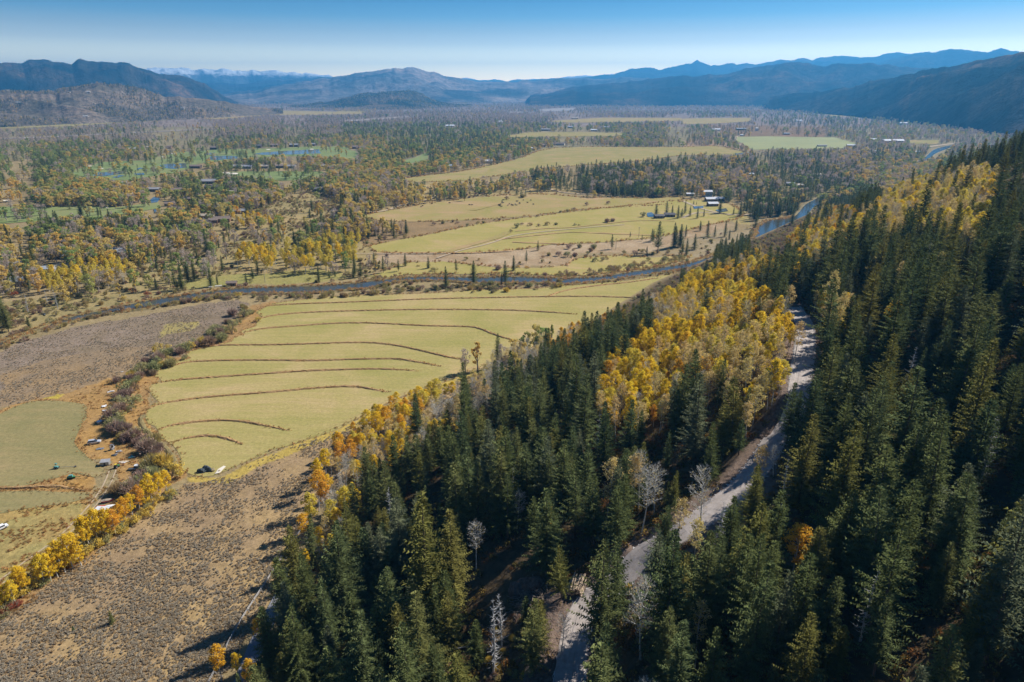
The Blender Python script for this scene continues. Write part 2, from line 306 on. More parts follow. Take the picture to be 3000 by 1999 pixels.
G2 = C(0,450,.425,[(120,155),(500,122),(700,62),(1000,50),(1150,40),(1300,25),(1420,20),(1400,60),(1290,110),(1180,140),(1100,150),(950,175),(850,190),(700,185),(600,170),(430,125)])
G3 = C(0,450,.425,[(1490,135),(1700,125),(1950,125),(2230,128),(2270,150),(2100,182),(1950,190),(1750,172),(1560,150)])
G4 = C(0,450,.425,[(180,240),(420,195),(570,178),(700,195),(850,195),(700,215),(500,220),(250,250)])
G5 = C(0,100,.425,[(1060,941),(1000,900),(1050,860),(1250,815),(1500,800),(1900,790),(2200,775),(2400,778),(2400,850),(2100,845),(1900,845),(1600,870),(1300,905),(1150,930)])
G6 = C(1000,100,.425,[(0,795),(100,810),(135,850),(60,870),(0,862)]); G7 = C(1000,100,.425,[(400,880),(520,850),(590,818),(610,870),(480,893)])
MR = [(2153,402),(2250,401),(2446,404),(2506,421),(2467,436),(2382,438),(2204,440),(2175,422),(2157,410)]
M_L = C(0,100,.425,[(-400,635),(0,632),(300,610),(800,597),(1100,588),(1290,575),(1300,586),(1100,600),(700,622),(500,640),(300,645),(0,655),(-400,665)])
M_T = C(0,100,.425,[(1300,575),(1500,562),(1800,545),(1950,530),(2352,538),(2500,540),(2500,555),(2352,558),(2100,560),(1830,560),(1600,585),(1450,590)])
F1 = [(1595,357),(1765,346),(2000,347),(2000,355),(1829,359),(1680,361)]
F2 = [(1480,400),(1553,389),(1700,389),(1829,391),(1820,400),(1637,402),(1500,404)]
F3 = [(2000,349),(2100,347),(2200,347),(2195,358),(2080,364),(2000,366)]
F4 = [(2395,330),(2480,328),(2550,330),(2575,343),(2500,344),(2440,342)]
F5 = [(2395,322),(2560,318),(2720,334),(2720,341),(2620,339),(2560,329)]
F6 = [(2930,362),(3060,363),(3060,374),(2950,371)]
F7 = [(2663,412),(2757,412),(2745,424),(2665,423)]
F8 = [(2360,308),(2420,304),(2415,311),(2370,312)]
F9 = [(990,322),(1100,320),(1100,330),(985,334)]
F10 = [(1210,299),(1360,300),(1365,305),(1215,303)]
GBARS = [[(1574,323),(1620,319),(1690,318),(1672,325),(1600,328)],[(1795,308),(1884,297),(1890,300),(1850,307),(1820,311)],[(1480,329),(1560,330),(1500,332)],[(960,356),(1050,352),(1150,345),(1240,340),(1150,348),(1050,356)],
 [(-60,409),(0,406.5),(170,400.5),(340,391.5),(640,377.5),(640,379),(340,394),(170,403),(80,407),(0,409)]]
PONDS = [C(0,450,.425,q) for q in ([(640,155),(660,136),(780,130),(870,118),(880,130),(820,147),(700,160)],[(765,168),(830,150),(870,155),(800,174)],[(930,110),(970,100),(1000,105),(940,120)],[(920,142),(1000,137),(995,150),(930,153)],
  [(1105,85),(1150,76),(1200,74),(1280,70),(1285,100),(1200,110),(1140,103)],[(1015,332),(1060,303),(1105,312),(1085,340),(1030,347)],[(1055,390),(1085,385),(1080,415),(1060,415)],[(250,790),(330,760),(500,760),(500,790),(490,835),(440,845),(300,810)],[(245,1050),(275,1048),(325,1120),(300,1124)])]
PONDS += [C(0,100,.425,q) for q in ([(1425,864),(1450,846),(1560,842),(1645,846),(1640,862),(1500,872)],[(1400,832),(1420,822),(1480,820),(1485,830),(1440,838)],[(1750,830),(1800,820),(1950,810),(2200,797),(2215,825),(2000,834),(1820,836)])]
PONDS += [C(1000,450,.425,[(2108,412),(2150,410),(2165,440),(2110,442)]), [(2030,607),(2060,605),(2062,612),(2035,614)], [(2100,618),(2125,612),(2130,620),(2105,624)], [(2155,452),(2190,448),(2196,451),(2160,456)]]
ORCH = [(-120,1262),(0,1206),(60,1180),(100,1164),(200,1130),(300,1120),(430,1060),(560,1000),(690,935),(735,900),(800,880),(820,890),(760,912),(752,960),(640,1030),(520,1075),(440,1130),(440,1190),(440,1245),(500,1310),(545,1398),(500,1420),(450,1480),(340,1570),(200,1680),(80,1780),(-100,1880)]
SAGE1 = [(-150,1880),(60,1780),(160,1700),(280,1620),(400,1530),(480,1470),(540,1418),(600,1415),(640,1402),(800,1332),(1000,1262),(1250,1150),(1400,1092),(1470,1090),(1400,1200),(1200,1330),(1060,1400),(960,1430),(900,1560),(790,1760),(700,1900),(600,2100),(-400,2150)]
SAGE2 = [(-150,1060),(0,1030),(70,1005),(130,985),(289,945),(425,925),(600,890),(700,882),(735,890),(700,930),(600,980),(450,1050),(330,1105),(200,1140),(100,1170),(0,1200),(-150,1250)]
RIPAR = [(480,760),(560,700),(640,650),(800,600),(900,560),(1060,610),(1090,640),(1080,690),(1080,740),(1130,760),(1100,800),(1000,825),(870,832),(700,835),(600,845),(510,860),(420,880),(300,905),(100,960),(-100,1010),(-100,900),(100,880),(300,860),(400,790)]
RIPAR2 = [(1150,560),(1300,530),(1450,525),(1595,520),(1700,560),(1650,575),(1500,572),(1280,592),(1100,620),(1060,600)]
RIPAR3 = [(1630,700),(1900,690),(2030,660),(2160,650),(2215,690),(2150,720),(2050,755),(1900,765),(1700,745),(1560,745),(1400,735),(1330,750)]
NORTHV = [(-9999,0),(9999,0),(9999,430),(-9999,430)]
CONBLOCK = [(1595,495),(1700,486),(1892,470),(2000,452),(2060,456),(2160,450),(2400,450),(2620,440),(2560,520),(2440,570),(2370,620),(2280,650),(2230,660),(2170,640),(2150,600),(2110,588),(2000,582),(1900,580),(1700,574),(1600,565),(1560,530)]
YGROVE = C(0,450,.425,[(1850,830),(1650,800),(1620,740),(1800,700),(2100,690),(2250,640),(2352,600),(2480,620),(2480,780),(2300,830),(2100,840)])
YGROVE2 = C(0,450,.425,[(280,960),(250,880),(400,840),(600,780),(800,770),(900,800),(930,850),(720,920),(550,960),(400,985)])
CLEAR = [HAY, LEFTF, LEFTF2, M_A, M_B, M_C, M_E, G1, G2, G3, G5, G6, G7, MR, M_L, M_T, F1, F2, F3, F4, F5, F6, F7, RIVER, ORCH, SAGE1, SAGE2]+PONDS+GBARS

# ---------------------------------------------------------------- ground sheet
def build_ground():
    r = [8.]
    while r[-1] < 90000:
        q = r[-1]
        r.append(q+max(1.0 if q > 60 else 3.0, min(q*.013, q*q/(H*683)*1.1)))
    r = np.array(r)
    th = np.concatenate([np.linspace(-180,-44,30)[:-1], np.linspace(-44,44,560)[:-1], np.linspace(44,180,31)[:-1]]); th = np.radians(th)
    RR, TH = np.meshgrid(r, th, indexing='ij'); X = RR*np.sin(TH); Y = RR*np.cos(TH)
    Z = terr(X, Y); nr, nc = X.shape
    verts = np.stack([X, Y, Z], -1).reshape(-1, 3)
    verts = np.vstack([verts, [[0, 0, T(0, 0)]]])
    i = np.arange(nr-1)[:,None]*nc; j = np.arange(nc)[None,:]; j2 = (j+1) % nc
    q = np.stack([i+j, i+j2, i+nc+j2, i+nc+j], -1).reshape(-1, 4)[:, ::-1]
    tri = np.stack([np.arange(nc), (np.arange(nc)+1) % nc, np.full(nc, nr*nc)], -1)
    me = bpy.data.meshes.new('ground'); me.vertices.add(len(verts)); me.vertices.foreach_set('co', verts.ravel())
    nl = len(q)*4+len(tri)*3; me.loops.add(nl); me.loops.foreach_set('vertex_index', np.concatenate([q.ravel(), tri.ravel()]))
    me.polygons.add(len(q)+len(tri)); st = np.concatenate([np.arange(len(q))*4, len(q)*4+np.arange(len(tri))*3]); me.polygons.foreach_set('loop_start', st)
    me.update(calc_edges=True)
    me.polygons.foreach_set('use_smooth', np.ones(len(q)+len(tri), bool))
    x, y, z = verts.T; u, v, dep = proj(x, y, z*0)
    u = np.where(y > 5, u, -99999)
    wv = np.clip(dep, 60, 4000); amp = 2.2e3/wv+2
    du = (fbm(x/14., y/14., 31, 3)-.5)*2*amp*1.8; dv = (fbm(x/14., y/14., 77, 3)-.5)*2*amp*.8
    col = np.empty((len(x), 3)); col[:] = (.27,.205,.105)
    n1 = fbm(x/60., y/60., 3, 5)[:,None]; n2 = fbm(x/9., y/9., 9, 4)[:,None]
    col = col*(.75+.5*n1)
    s, _ = polydist(x, y, TOE)
    def paint(P, c, warp=1.0, c2=None):
        m = inside(u+du*warp, v+dv*warp, P)
        if c2 is None: col[m] = np.array(c)
        else:
            k = np.clip((n2[m]*.5+n1[m]*.5-.3)/.4, 0, 1); col[m] = np.array(c)*(1-k)+np.array(c2)*k
    paint([(-9999,262),(9999,262),(9999,372),(-9999,372)], (.20,.155,.125), 1, (.26,.20,.16))
    paint([(-9999,372),(9999,372),(9999,470),(-9999,470)], (.18,.155,.085), 1, (.27,.215,.12))
    paint([(2050,365),(2420,372),(2420,404),(2150,404)], (.24,.15,.09), 1, (.18,.13,.07))
    paint([(2060,400),(2160,402),(2210,446),(2170,440),(2000,432),(2000,418)], (.34,.25,.16), 1, (.28,.18,.10))
    paint(RIPAR, (.34,.25,.115), 1, (.25,.205,.09)); paint(RIPAR2, (.36,.26,.12), 1, (.25,.20,.09)); paint(RIPAR3, (.25,.18,.08), 1, (.30,.24,.15))
    paint([(1060,652),(1170,650),(1297,652),(1467,643),(1640,626),(1900,604),(2000,594),(2000,600),(1722,622),(1467,655),(1255,690),(1076,722),(1040,690)], (.30,.20,.10), 1, (.22,.155,.08))
    paint([(1106,738),(1340,742),(1420,738),(1620,716),(1900,690),(2100,650),(2150,660),(1960,720),(1900,740),(1700,742),(1660,775),(1500,788),(1300,770),(1100,772)], (.40,.30,.19), 1, (.28,.19,.10))
    paint(M_F, (.23,.22,.07), 1, (.30,.25,.09))
    paint([(1400,655),(1700,640),(2000,615),(2180,610),(2200,660),(2100,640),(1900,650),(1500,690),(1300,720),(1280,700)], (.32,.25,.10))
    paint(G4, (.12,.18,.045), 1, (.20,.18,.07))
    paint(ORCH, (.37,.215,.07), 1, (.29,.185,.085))
    paint([(-120,1225),(100,1155),(200,1140),(180,1165),(100,1170),(0,1200),(-120,1245)], (.42,.32,.06))
    paint([(-100,1445),(150,1450),(300,1470),(330,1500),(200,1640),(-100,1760)], (.36,.235,.085), 1, (.30,.245,.085))
    paint([(-50,1550),(120,1500),(250,1480),(230,1560),(100,1640),(-50,1700)], (.27,.235,.09), 1.5, (.35,.24,.09))
    paint([(275,1345),(330,1350),(350,1420),(320,1480),(280,1500),(265,1470),(285,1420)], (.27,.21,.11), 1)
    paint(SAGE2, (.25,.19,.145), 1, (.205,.155,.10)); paint([(0,1100),(200,1040),(380,1020),(500,1010),(620,960),(560,1040),(300,1120),(0,1200)], (.30,.20,.10), 2, (.22,.165,.11))
    paint([(470,975),(480,955),(520,945),(580,942),(585,952),(560,970),(500,980),(470,992)], (.37,.30,.09), .7, (.30,.24,.10))
    paint(SAGE1, (.37,.255,.115), 1, (.28,.195,.11))
    # brown wet margin along the creek and hill toe edge of the field
    paint([(640,1402),(800,1330),(991,1262),(1183,1166),(1336,1108),(1440,1075),(1450,1085),(1336,1122),(1183,1182),(991,1282),(800,1352),(660,1418),(560,1412),(550,1398)], (.40,.29,.075), .6)
    # hill
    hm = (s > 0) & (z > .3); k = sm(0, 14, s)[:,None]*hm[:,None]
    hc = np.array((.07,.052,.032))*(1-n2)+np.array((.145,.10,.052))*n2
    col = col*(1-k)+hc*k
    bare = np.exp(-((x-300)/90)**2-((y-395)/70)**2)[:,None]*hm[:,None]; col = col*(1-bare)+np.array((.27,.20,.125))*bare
    d, _ = road_dist(x, y); m = (d < 9)
    kk = (1-sm(3.5, 9, d))[:,None]*(.5+n2); kk = np.clip(kk, 0, 1); col = col*(1-kk)+np.array((.20,.145,.11))*kk
    col *= (.86+.28*fbm(x/3.1, y/3.1, 91, 3))[:,None]
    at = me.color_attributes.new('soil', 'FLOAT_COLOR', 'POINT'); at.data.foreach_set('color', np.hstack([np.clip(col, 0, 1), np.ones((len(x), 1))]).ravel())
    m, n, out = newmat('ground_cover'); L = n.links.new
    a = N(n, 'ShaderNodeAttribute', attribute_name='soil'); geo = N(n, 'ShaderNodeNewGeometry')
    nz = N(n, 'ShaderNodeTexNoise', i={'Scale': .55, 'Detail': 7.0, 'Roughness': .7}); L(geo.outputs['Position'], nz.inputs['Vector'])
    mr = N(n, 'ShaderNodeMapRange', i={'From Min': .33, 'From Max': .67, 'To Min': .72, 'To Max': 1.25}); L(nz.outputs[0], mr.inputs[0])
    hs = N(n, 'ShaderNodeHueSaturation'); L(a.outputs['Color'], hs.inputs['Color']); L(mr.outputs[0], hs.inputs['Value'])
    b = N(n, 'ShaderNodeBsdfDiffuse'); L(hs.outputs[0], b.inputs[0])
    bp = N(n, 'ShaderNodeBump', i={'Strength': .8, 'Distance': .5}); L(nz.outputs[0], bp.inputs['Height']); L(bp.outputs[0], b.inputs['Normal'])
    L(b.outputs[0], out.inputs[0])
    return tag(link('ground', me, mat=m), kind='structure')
build_ground()

# ---------------------------------------------------------------- flat sheets on the valley floor
def jag(P, amp, step):
    """world polygon with its edges subdivided and slightly ragged"""
    out = []; P = [Vector((*q, 0)) for q in P]
    for a, b in zip(P, P[1:]+P[:1]):
        n = max(1, min(60, int((b-a).length/step))); nn = Vector((-(b-a).y, (b-a).x, 0)).normalized() if (b-a).length > 0 else Vector()
        for i in range(n):
            q = a+(b-a)*i/n; k = (vnoise(np.array([q.x/step/1.7]), np.array([q.y/step/1.7]), 3)[0]-.5)*2*amp; out.append((q+nn*k)[:2])
    return out
SHEETN = [0]
def sheet(name, P, mat, z, label=None, cat=None, kind='structure', amp=None, px=True):
    SHEETN[0] += 1; z = z+.004*SHEETN[0]
    W = [gp(u, v) for u, v in P] if px else P
    ext = max(1.0, np.ptp(np.array(W), 0).min()); d = np.linalg.norm(np.mean(W, 0))
    W = jag(W, (d*.0025 if amp is None else amp), max(2.5, d*.012))
    tris = tessellate_polygon([[Vector((x, y, 0)) for x, y in W]])
    me = bpy.data.meshes.new(name); me.from_pydata([(x, y, z) for x, y in W], [], [tuple(t) for t in tris]); me.update()
    bm = bmesh.new(); bm.from_mesh(me)
    for f in bm.faces:
        if f.normal.z < 0: f.normal_flip()
    bm.to_mesh(me); bm.free()
    o = link(name, me, mat=mat); return tag(o, label, cat, kind=kind)
sheet('hay_field', HAY, M['field'], .10)
sheet('lower_hay_field', LEFTF, M['field_left'], .10); sheet('lower_hay_strip', LEFTF2, M['field_left'], .10)
for nm, P, mt, z in (('upper_meadow', M_A, 'meadow_far', .3), ('pasture', M_B, 'meadow_tan', .2), ('bright_meadow', M_C, 'meadow', .2), ('riverside_meadow', M_E, 'meadow', .2), ('irrigated_field', MR, 'meadow_bright', .5),
                     ('long_field', M_L, 'meadow_far', .6), ('dry_field', M_T, 'meadow_tan', .8)): sheet(nm, P, M[mt], z)
for P in (F1, F3, F4, F8, F9): sheet('far_dry_field', P, M['meadow_tan'], .8)
for P in (F2, F5, F6, F7, F10): sheet('far_field', P, M['meadow_far'], .8)
for P in (G1, G2, G3, G5, G6, G7): sheet('golf_fairway', P, M['golf'], .3)
for P in PONDS: sheet('pond', P, M['pond'], .45)
for P in GBARS: sheet('gravel_bar', P, M['gravelbar'], 1.0)
sheet('river', RIVER, M['river'], .22, amp=.5)
for cx, cy_, rx in ((700,107,16),(480,207,22),(210,400,18),(150,380,16),(740,380,12),(1560,138,30),(1610,142,34),(620,90,16),(40,330,20)):
    P = C(0,450,.425,[(cx+rx*math.cos(a), cy_+rx*.18*math.sin(a)) for a in np.linspace(0, 6.28, 11)[:-1]]); sheet('sand_bunker', P, M['sand'], .5, amp=.5)
for cx, cy_, rx in ((1200,828,22),(1130,852,20),(1020,780,16),(2150,798,16),(1850,800,16)):
    P = C(0,100,.425,[(cx+rx*math.cos(a), cy_+rx*.15*math.sin(a)) for a in np.linspace(0, 6.28, 11)[:-1]]); sheet('sand_bunker', P, M['sand'], .6, amp=.5)

def ribbon(name, W, prof, mat, zf=None, kind='structure', jitter=0, taper=0, step=2.0, label=None, cat=None, it=2):
    """strip along W; prof = [(offset, height), ...] across it"""
    L_ = smooth_line(W, step, it); A = np.array(L_); Tn = np.gradient(A, axis=0); Tn /= np.linalg.norm(Tn, axis=1)[:,None]+1e-9; Nn = np.stack([Tn[:,1], -Tn[:,0]], 1)
    vs_ = []; n = len(A); k = len(prof)
    base = zf(A[:,0], A[:,1]) if zf is not None else np.zeros(n)
    for i in range(n):
        e = min(1, i/max(1, taper), (n-1-i)/max(1, taper)) if taper else 1
        for j, (o, h) in enumerate(prof):
            jj = random.gauss(0, jitter); q = A[i]+Nn[i]*(o*(.35+.65*e)+jj); vs_.append((q[0], q[1], base[i]+h*e+(random.gauss(0, jitter*.4) if h > .2 else 0)+.02))
    fs = [(i*k+j, i*k+j+1, (i+1)*k+j+1, (i+1)*k+j) for i in range(n-1) for j in range(k-1)]
    me = bpy.data.meshes.new(name); me.from_pydata(vs_, [], fs); me.update()
    bm = bmesh.new(); bm.from_mesh(me)
    for f in bm.faces:
        if f.normal.z < 0: f.normal_flip()
    bm.to_mesh(me); bm.free()
    o = link(name, me, mat=mat); return tag(o, label, cat, kind=kind)
LINES = [
 [(756,907),(786,896),(892,891),(1000,888),(1255,877),(1425,874),(1616,870),(1744,870),(1829,873),(1871,875),(1900,876)],
 [(1600,872),(1616,866),(1646,854),(1722,841),(1850,828),(1935,815)],
 [(745,944),(761,934),(807,924),(892,917),(1000,913),(1212,908),(1467,909),(1595,915),(1690,922)],
 [(697,979),(765,964),(850,958),(1000,947),(1106,948),(1255,957),(1382,958),(1412,966),(1446,981),(1501,998),(1527,1003)],
 [(560,1028),(620,1015),(670,1012),(800,1012),(900,1009),(1030,1005),(1087,1005),(1164,1013),(1240,1030),(1317,1049),(1375,1058)],
 [(470,1085),(536,1063),(612,1058),(765,1056),(915,1059),(1030,1054),(1144,1052),(1183,1055),(1240,1065),(1290,1075)],
 [(448,1126),(517,1114),(651,1105),(765,1097),(900,1088),(953,1086),(1087,1082),(1164,1084),(1230,1089)],
 [(425,1202),(471,1183),(574,1168),(689,1158),(800,1150),(934,1137),(1030,1133),(1068,1137),(1106,1145),(1141,1151)],
 [(467,1260),(498,1248),(555,1239),(631,1232),(708,1235),(785,1250),(850,1264)],
 [(501,1298),(555,1283),(612,1277),(651,1283),(689,1294),(708,1304)],
 [(-80,1430),(0,1432),(80,1430),(160,1424),(260,1440)]]
for q in LINES: ribbon('contour_bank', [gp(u, v) for u, v in q], [(-1.1,.08),(-.5,.45),(0,.72),(.45,.6),(.9,.08)], M['bank'], jitter=.12, taper=8, step=1.6)
ribbon('contour_bank', [gp(u, v) for u, v in [(425,1215),(412,1225),(415,1250),(440,1275),(470,1300),(500,1330),(514,1360),(518,1400)]], [(-1.2,.1),(-.6,.5),(.3,.6),(1.1,.1)], M['bank_river'], jitter=.15, taper=4)
for q in (RN, RS): ribbon('river_bank', [gp(u, v) for u, v in q], [(-2.2,.1),(-1.0,.7),(.4,.8),(1.8,.25),(2.4,.1)], M['bank_river'], jitter=.18, taper=3, step=3)
def track(P, wd=.5, gap=1.7, mat='dirt_track', name='dirt_track'):
    W = [gp(u, v) for u, v in P]
    ribbon(name, W, [(-gap/2-wd,.14),(-gap/2,.14)], M[mat], jitter=.05); ribbon(name, W, [(gap/2,.14),(gap/2+wd,.14)], M[mat], jitter=.05)
track([(330,1380),(310,1430),(268,1488),(184,1576),(120,1622),(77,1652),(0,1710),(-60,1750)])
track([(700,1368),(800,1318),(991,1250),(1183,1154),(1336,1097),(1504,1040),(1640,985)], .35, 1.6, 'meadow_tan')
for P, wd in (([(1038,626),(1127,622),(1178,600),(1255,588),(1280,575)], 2.2), ([(1150,530),(1212,517),(1263,507)], 3), ([(1595,547),(1620,560),(1680,570),(1760,572)], 2),
              ([(2000,640),(2040,622),(2120,628),(2180,634),(2220,622)], 2.2), ([(2000,590),(2060,616),(2140,632)], 2), ([(2170,432),(2150,404),(2170,398)], 3.5), ([(1829,420),(1831,395),(1835,378)], 4),
              ([(2040,346),(2080,362)], 6), ([(2715,432),(2790,422),(2840,415)], 5), ([(1280,758),(1350,735),(1440,715),(1500,690),(1700,670),(1830,660)], 1.2), ([(1040,745),(1300,746),(1500,738)], .8)):
    ribbon('farm_road', [gp(u, v) for u, v in P], [(-wd,.55),(wd,.55)], M['dirt_track'] if wd < 6 else M['gravelbar'], step=6)
for P, wd in (([m for m in C(1000,450,.425,[(720,685),(800,660),(900,632),(1000,605),(1080,580),(1150,545)])], 4.0), (C(1000,450,.425,[(1060,600),(1300,572),(1560,545),(1750,552),(1900,560),(2200,570)]), 1.2), (C(1000,450,.425,[(1180,615),(1400,625),(1560,628)]), 1.5),
              (C(1000,450,.425,[(240,690),(450,688),(700,690),(950,690),(1180,672)]), 1.3), (C(1000,450,.425,[(1200,540),(1400,520),(1600,515),(1800,490),(2060,462),(2300,470)]), 1.0), (C(1000,450,.425,[(900,395),(1000,370),(1080,345)]), 5), (C(1000,450,.425,[(1560,780),(1590,730),(1600,700)]), .8)):
    ribbon('dry_ditch', [gp(u, v) for u, v in P], [(-wd,.60),(wd,.60)], M['meadow_tan'] if wd > 2 else M['bank'], step=4, jitter=.25)
# gravel road on its bench, with loose stones along both edges
def zroad(x, y): d, z = road_dist(x, y); return z
ribbon('gravel_road', [tuple(q) for q in ROADA[::2]], [(-2.75,.02),(-2.55,.14),(-1.5,.15),(-1.2,.08),(-.75,.08),(-.45,.17),(.45,.17),(.75,.08),(1.2,.08),(1.5,.15),(2.55,.14),(2.75,.02)], M['gravel'], zf=zroad, jitter=.04, it=0)
LOWROAD = [(655,2140),(712,1999),(755,1885),(797,1805),(826,1745),(849,1695),(862,1655)]
LOWW = [hit(u, v) for u, v in LOWROAD]
ribbon('paved_road', LOWW, [(-2.0,.3),(2.0,.3)], M['asphalt'], zf=terr)

# ---------------------------------------------------------------- hills and mountains
def hills_mat(name, dark, light, scale, bump, snow=None, ochre=(.24,.15,.07)):
    m, n, out = newmat(name); L = n.links.new; geo = N(n, 'ShaderNodeNewGeometry')
    nz = N(n, 'ShaderNodeTexNoise', i={'Scale': scale, 'Detail': 9.0, 'Roughness': .66}); L(geo.outputs['Position'], nz.inputs['Vector'])
    r = ramp(n, [(.40, dark), (.50, tuple((a+b)/2 for a, b in zip(dark, light))), (.58, light), (.70, ochre)]); L(nz.outputs[0], r.inputs[0])
    n2 = N(n, 'ShaderNodeTexNoise', i={'Scale': scale*14, 'Detail': 4.0, 'Roughness': .75}); L(geo.outputs['Position'], n2.inputs['Vector'])
    mr = N(n, 'ShaderNodeMapRange', i={'From Min': .35, 'From Max': .65, 'To Min': .45, 'To Max': 1.4}); L(n2.outputs[0], mr.inputs[0])
    hs = N(n, 'ShaderNodeHueSaturation'); L(r.outputs[0], hs.inputs['Color']); L(mr.outputs[0], hs.inputs['Value'])
    b = N(n, 'ShaderNodeBsdfDiffuse'); col = hs.outputs[0]
    if snow:
        sp = N(n, 'ShaderNodeSeparateXYZ'); L(geo.outputs['Position'], sp.inputs[0])
        ma = N(n, 'ShaderNodeMath', operation='MULTIPLY_ADD', i={1: snow[1]}); L(n2.outputs[0], ma.inputs[0]); L(sp.outputs['Z'], ma.inputs[2])
        ms = N(n, 'ShaderNodeMapRange', i={'From Min': snow[0], 'From Max': snow[0]+snow[1]*.25}); L(ma.outputs[0], ms.inputs[0])
        mx = N(n, 'ShaderNodeMix', data_type='RGBA'); L(ms.outputs[0], mx.inputs[0]); L(col, mx.inputs[6]); mx.inputs[7].default_value = (.8,.82,.85,1); col = mx.outputs[2]
    L(col, b.inputs[0]); bp = N(n, 'ShaderNodeBump', i={'Strength': 1.0, 'Distance': bump}); L(n2.outputs[0], bp.inputs['Height']); L(bp.outputs[0], b.inputs['Normal'])
    L(b.outputs[0], out.inputs[0]); return m
M['mtn'] = hills_mat('forested_mountain', (.008,.018,.022), (.050,.048,.042), .0011, 25, ochre=(.14,.09,.06))
M['mtn_near'] = hills_mat('forested_slope', (.008,.017,.020), (.060,.052,.042), .0022, 14, ochre=(.16,.10,.06))
M['butte'] = hills_mat('sage_butte', (.10,.085,.055), (.19,.145,.105), .0035, 8, ochre=(.27,.17,.07))
M['butte_dark'] = hills_mat('wooded_butte', (.03,.04,.025), (.15,.11,.07), .004, 10)
M['snowy'] = hills_mat('snowy_range', (.05,.065,.07), (.12,.12,.12), .0009, 40, snow=(578, 300))
M['dome'] = hills_mat('dome_mountain', (.05,.06,.06), (.26,.21,.18), .0009, 25, ochre=(.40,.28,.18))
def ridge(name, crest, dist, base, mat, amp=.22, ns=None, seed=1, back=.35, nu=260, nv=44, kind='structure', pw=.85, rough=.012):
    """a hill with real depth: crest line (photo pixels) at distance dist (number or per point), foot line at distance base"""
    cu = np.array([c[0] for c in crest], float); cv = np.array([c[1] for c in crest], float)
    du = np.array(dist if hasattr(dist, '__len__') else [dist]*len(cu), float); bu = np.array(base if hasattr(base, '__len__') else [base]*len(cu), float)
    us = np.linspace(cu[0], cu[-1], nu); vv = np.interp(us, cu, cv); dd = np.interp(us, cu, du); bb = np.interp(us, cu, bu)
    a = (us-1500)/F; b = (vv-1000)/F; hy = math.cos(PITCH)-b*math.sin(PITCH); slope = -(math.sin(PITCH)+b*math.cos(PITCH)); hor = np.sqrt(hy**2+a*a)
    az = np.arctan2(a, hy); zc = H+slope/hor*dd
    zc = zc+(fbm(us/26., us*0+seed, seed+50, 4)-.5)*rough*dd*.35
    zc = np.maximum(zc, 2)
    nb = int(nv*back); q = np.concatenate([np.linspace(0, 1, nv), 1+np.linspace(0, 1, nb+1)[1:]*1.0])
    ns = ns or 0.11*dd.mean(); V = np.zeros((len(q), nu, 3))
    for i, qq in enumerate(q):
        D = bb+(dd-bb)*qq if qq <= 1 else dd+(dd-bb)*(qq-1)*1.2
        x = D*np.sin(az); y = D*np.cos(az)
        n = fbm(x/ns, y/ns, seed, 6); rg = 1-np.abs(2*n-1)*2.2
        if qq <= 1:
            sh = qq**pw; k = 4*qq*(1-qq); z = zc*np.clip(sh+amp*(rg-.35)*k*.9, 0, 1.4)
            z = np.minimum(z, H+(zc-H)*D/dd - (1-qq)*zc*.02) if True else z
            z = z*(qq > 0)-3*(qq == 0)
        else:
            z = zc*(1-(qq-1)**1.2*.95)
        V[i,:,0] = x; V[i,:,1] = y; V[i,:,2] = z
    n0, n1_ = V.shape[:2]; i = np.arange(n0-1)[:,None]*n1_; j = np.arange(n1_-1)[None,:]
    fq = np.stack([i+j, i+j+1, i+n1_+j+1, i+n1_+j], -1).reshape(-1, 4)
    me = bpy.data.meshes.new(name); me.from_pydata(V.reshape(-1, 3).tolist(), [], fq.tolist()); me.update()
    me.polygons.foreach_set('use_smooth', np.ones(len(fq), bool))
    tag(link(name, me, mat=mat), kind=kind); return V
f1 = lambda p: C(0,100,.425,p); f2 = lambda p: C(1000,100,.425,p); f3 = lambda p: C(2000,100,.425,p)
ridge('snowy_mountains', f1([(900,250),(980,236),(1100,228),(1180,240),(1230,234),(1330,250),(1400,236),(1480,248),(1560,236),(1630,252),(1700,262),(1745,250),(1800,268),(1900,250),(1980,264),(2100,268),(2200,282),(2300,292),(2500,310),(2700,330)]), 19000, 15500, M['snowy'], seed=3, amp=.5, ns=1300)
ridge('distant_mountains', f2([(700,330),(850,305),(930,312),(1050,310),(1150,325),(1250,312),(1400,308),(1500,300),(1560,295),(1640,288),(1740,292),(1800,288),(1870,274),(1910,290),(2100,300),(2352,300)]), 20500, 17000, M['snowy'], seed=13, amp=.4, ns=1300)
ridge('mountains', f2([(1150,330),(1300,318),(1500,305),(1700,300),(1850,285),(1950,262),(2020,238),(2100,228),(2160,232),(2190,243),(2260,228),(2352,218)])+f3([(0,218),(50,200),(97,180),(140,198),(195,225),(250,210),(290,214),(345,205),(400,210),(440,202),(500,214),(580,196),(640,180),(750,182),(840,165),(900,180),(965,160),(1040,158),(1200,162),(1340,158),(1400,138),(1480,126),(1530,140),(1580,136),(1700,150),(2352,170)]), 15500, 12500, M['mtn'], seed=21, amp=.35, ns=1200, nu=420)
ridge('mountains', f3([(1200,230),(1400,185),(1500,160),(1600,130),(1700,124),(1760,127),(1850,110),(1980,106),(2060,118),(2110,122),(2190,99),(2260,112),(2352,116),(2500,110),(3000,80)]), 12800, 9800, M['mtn'], seed=25, amp=.35, ns=1200)
ridge('mountains', f1([(1350,345),(1450,332),(1560,340),(1650,352),(1750,330),(1860,310),(1960,316),(2100,302),(2300,296),(2500,300)]), 14800, 12200, M['mtn'], seed=31, amp=.3, ns=1100)
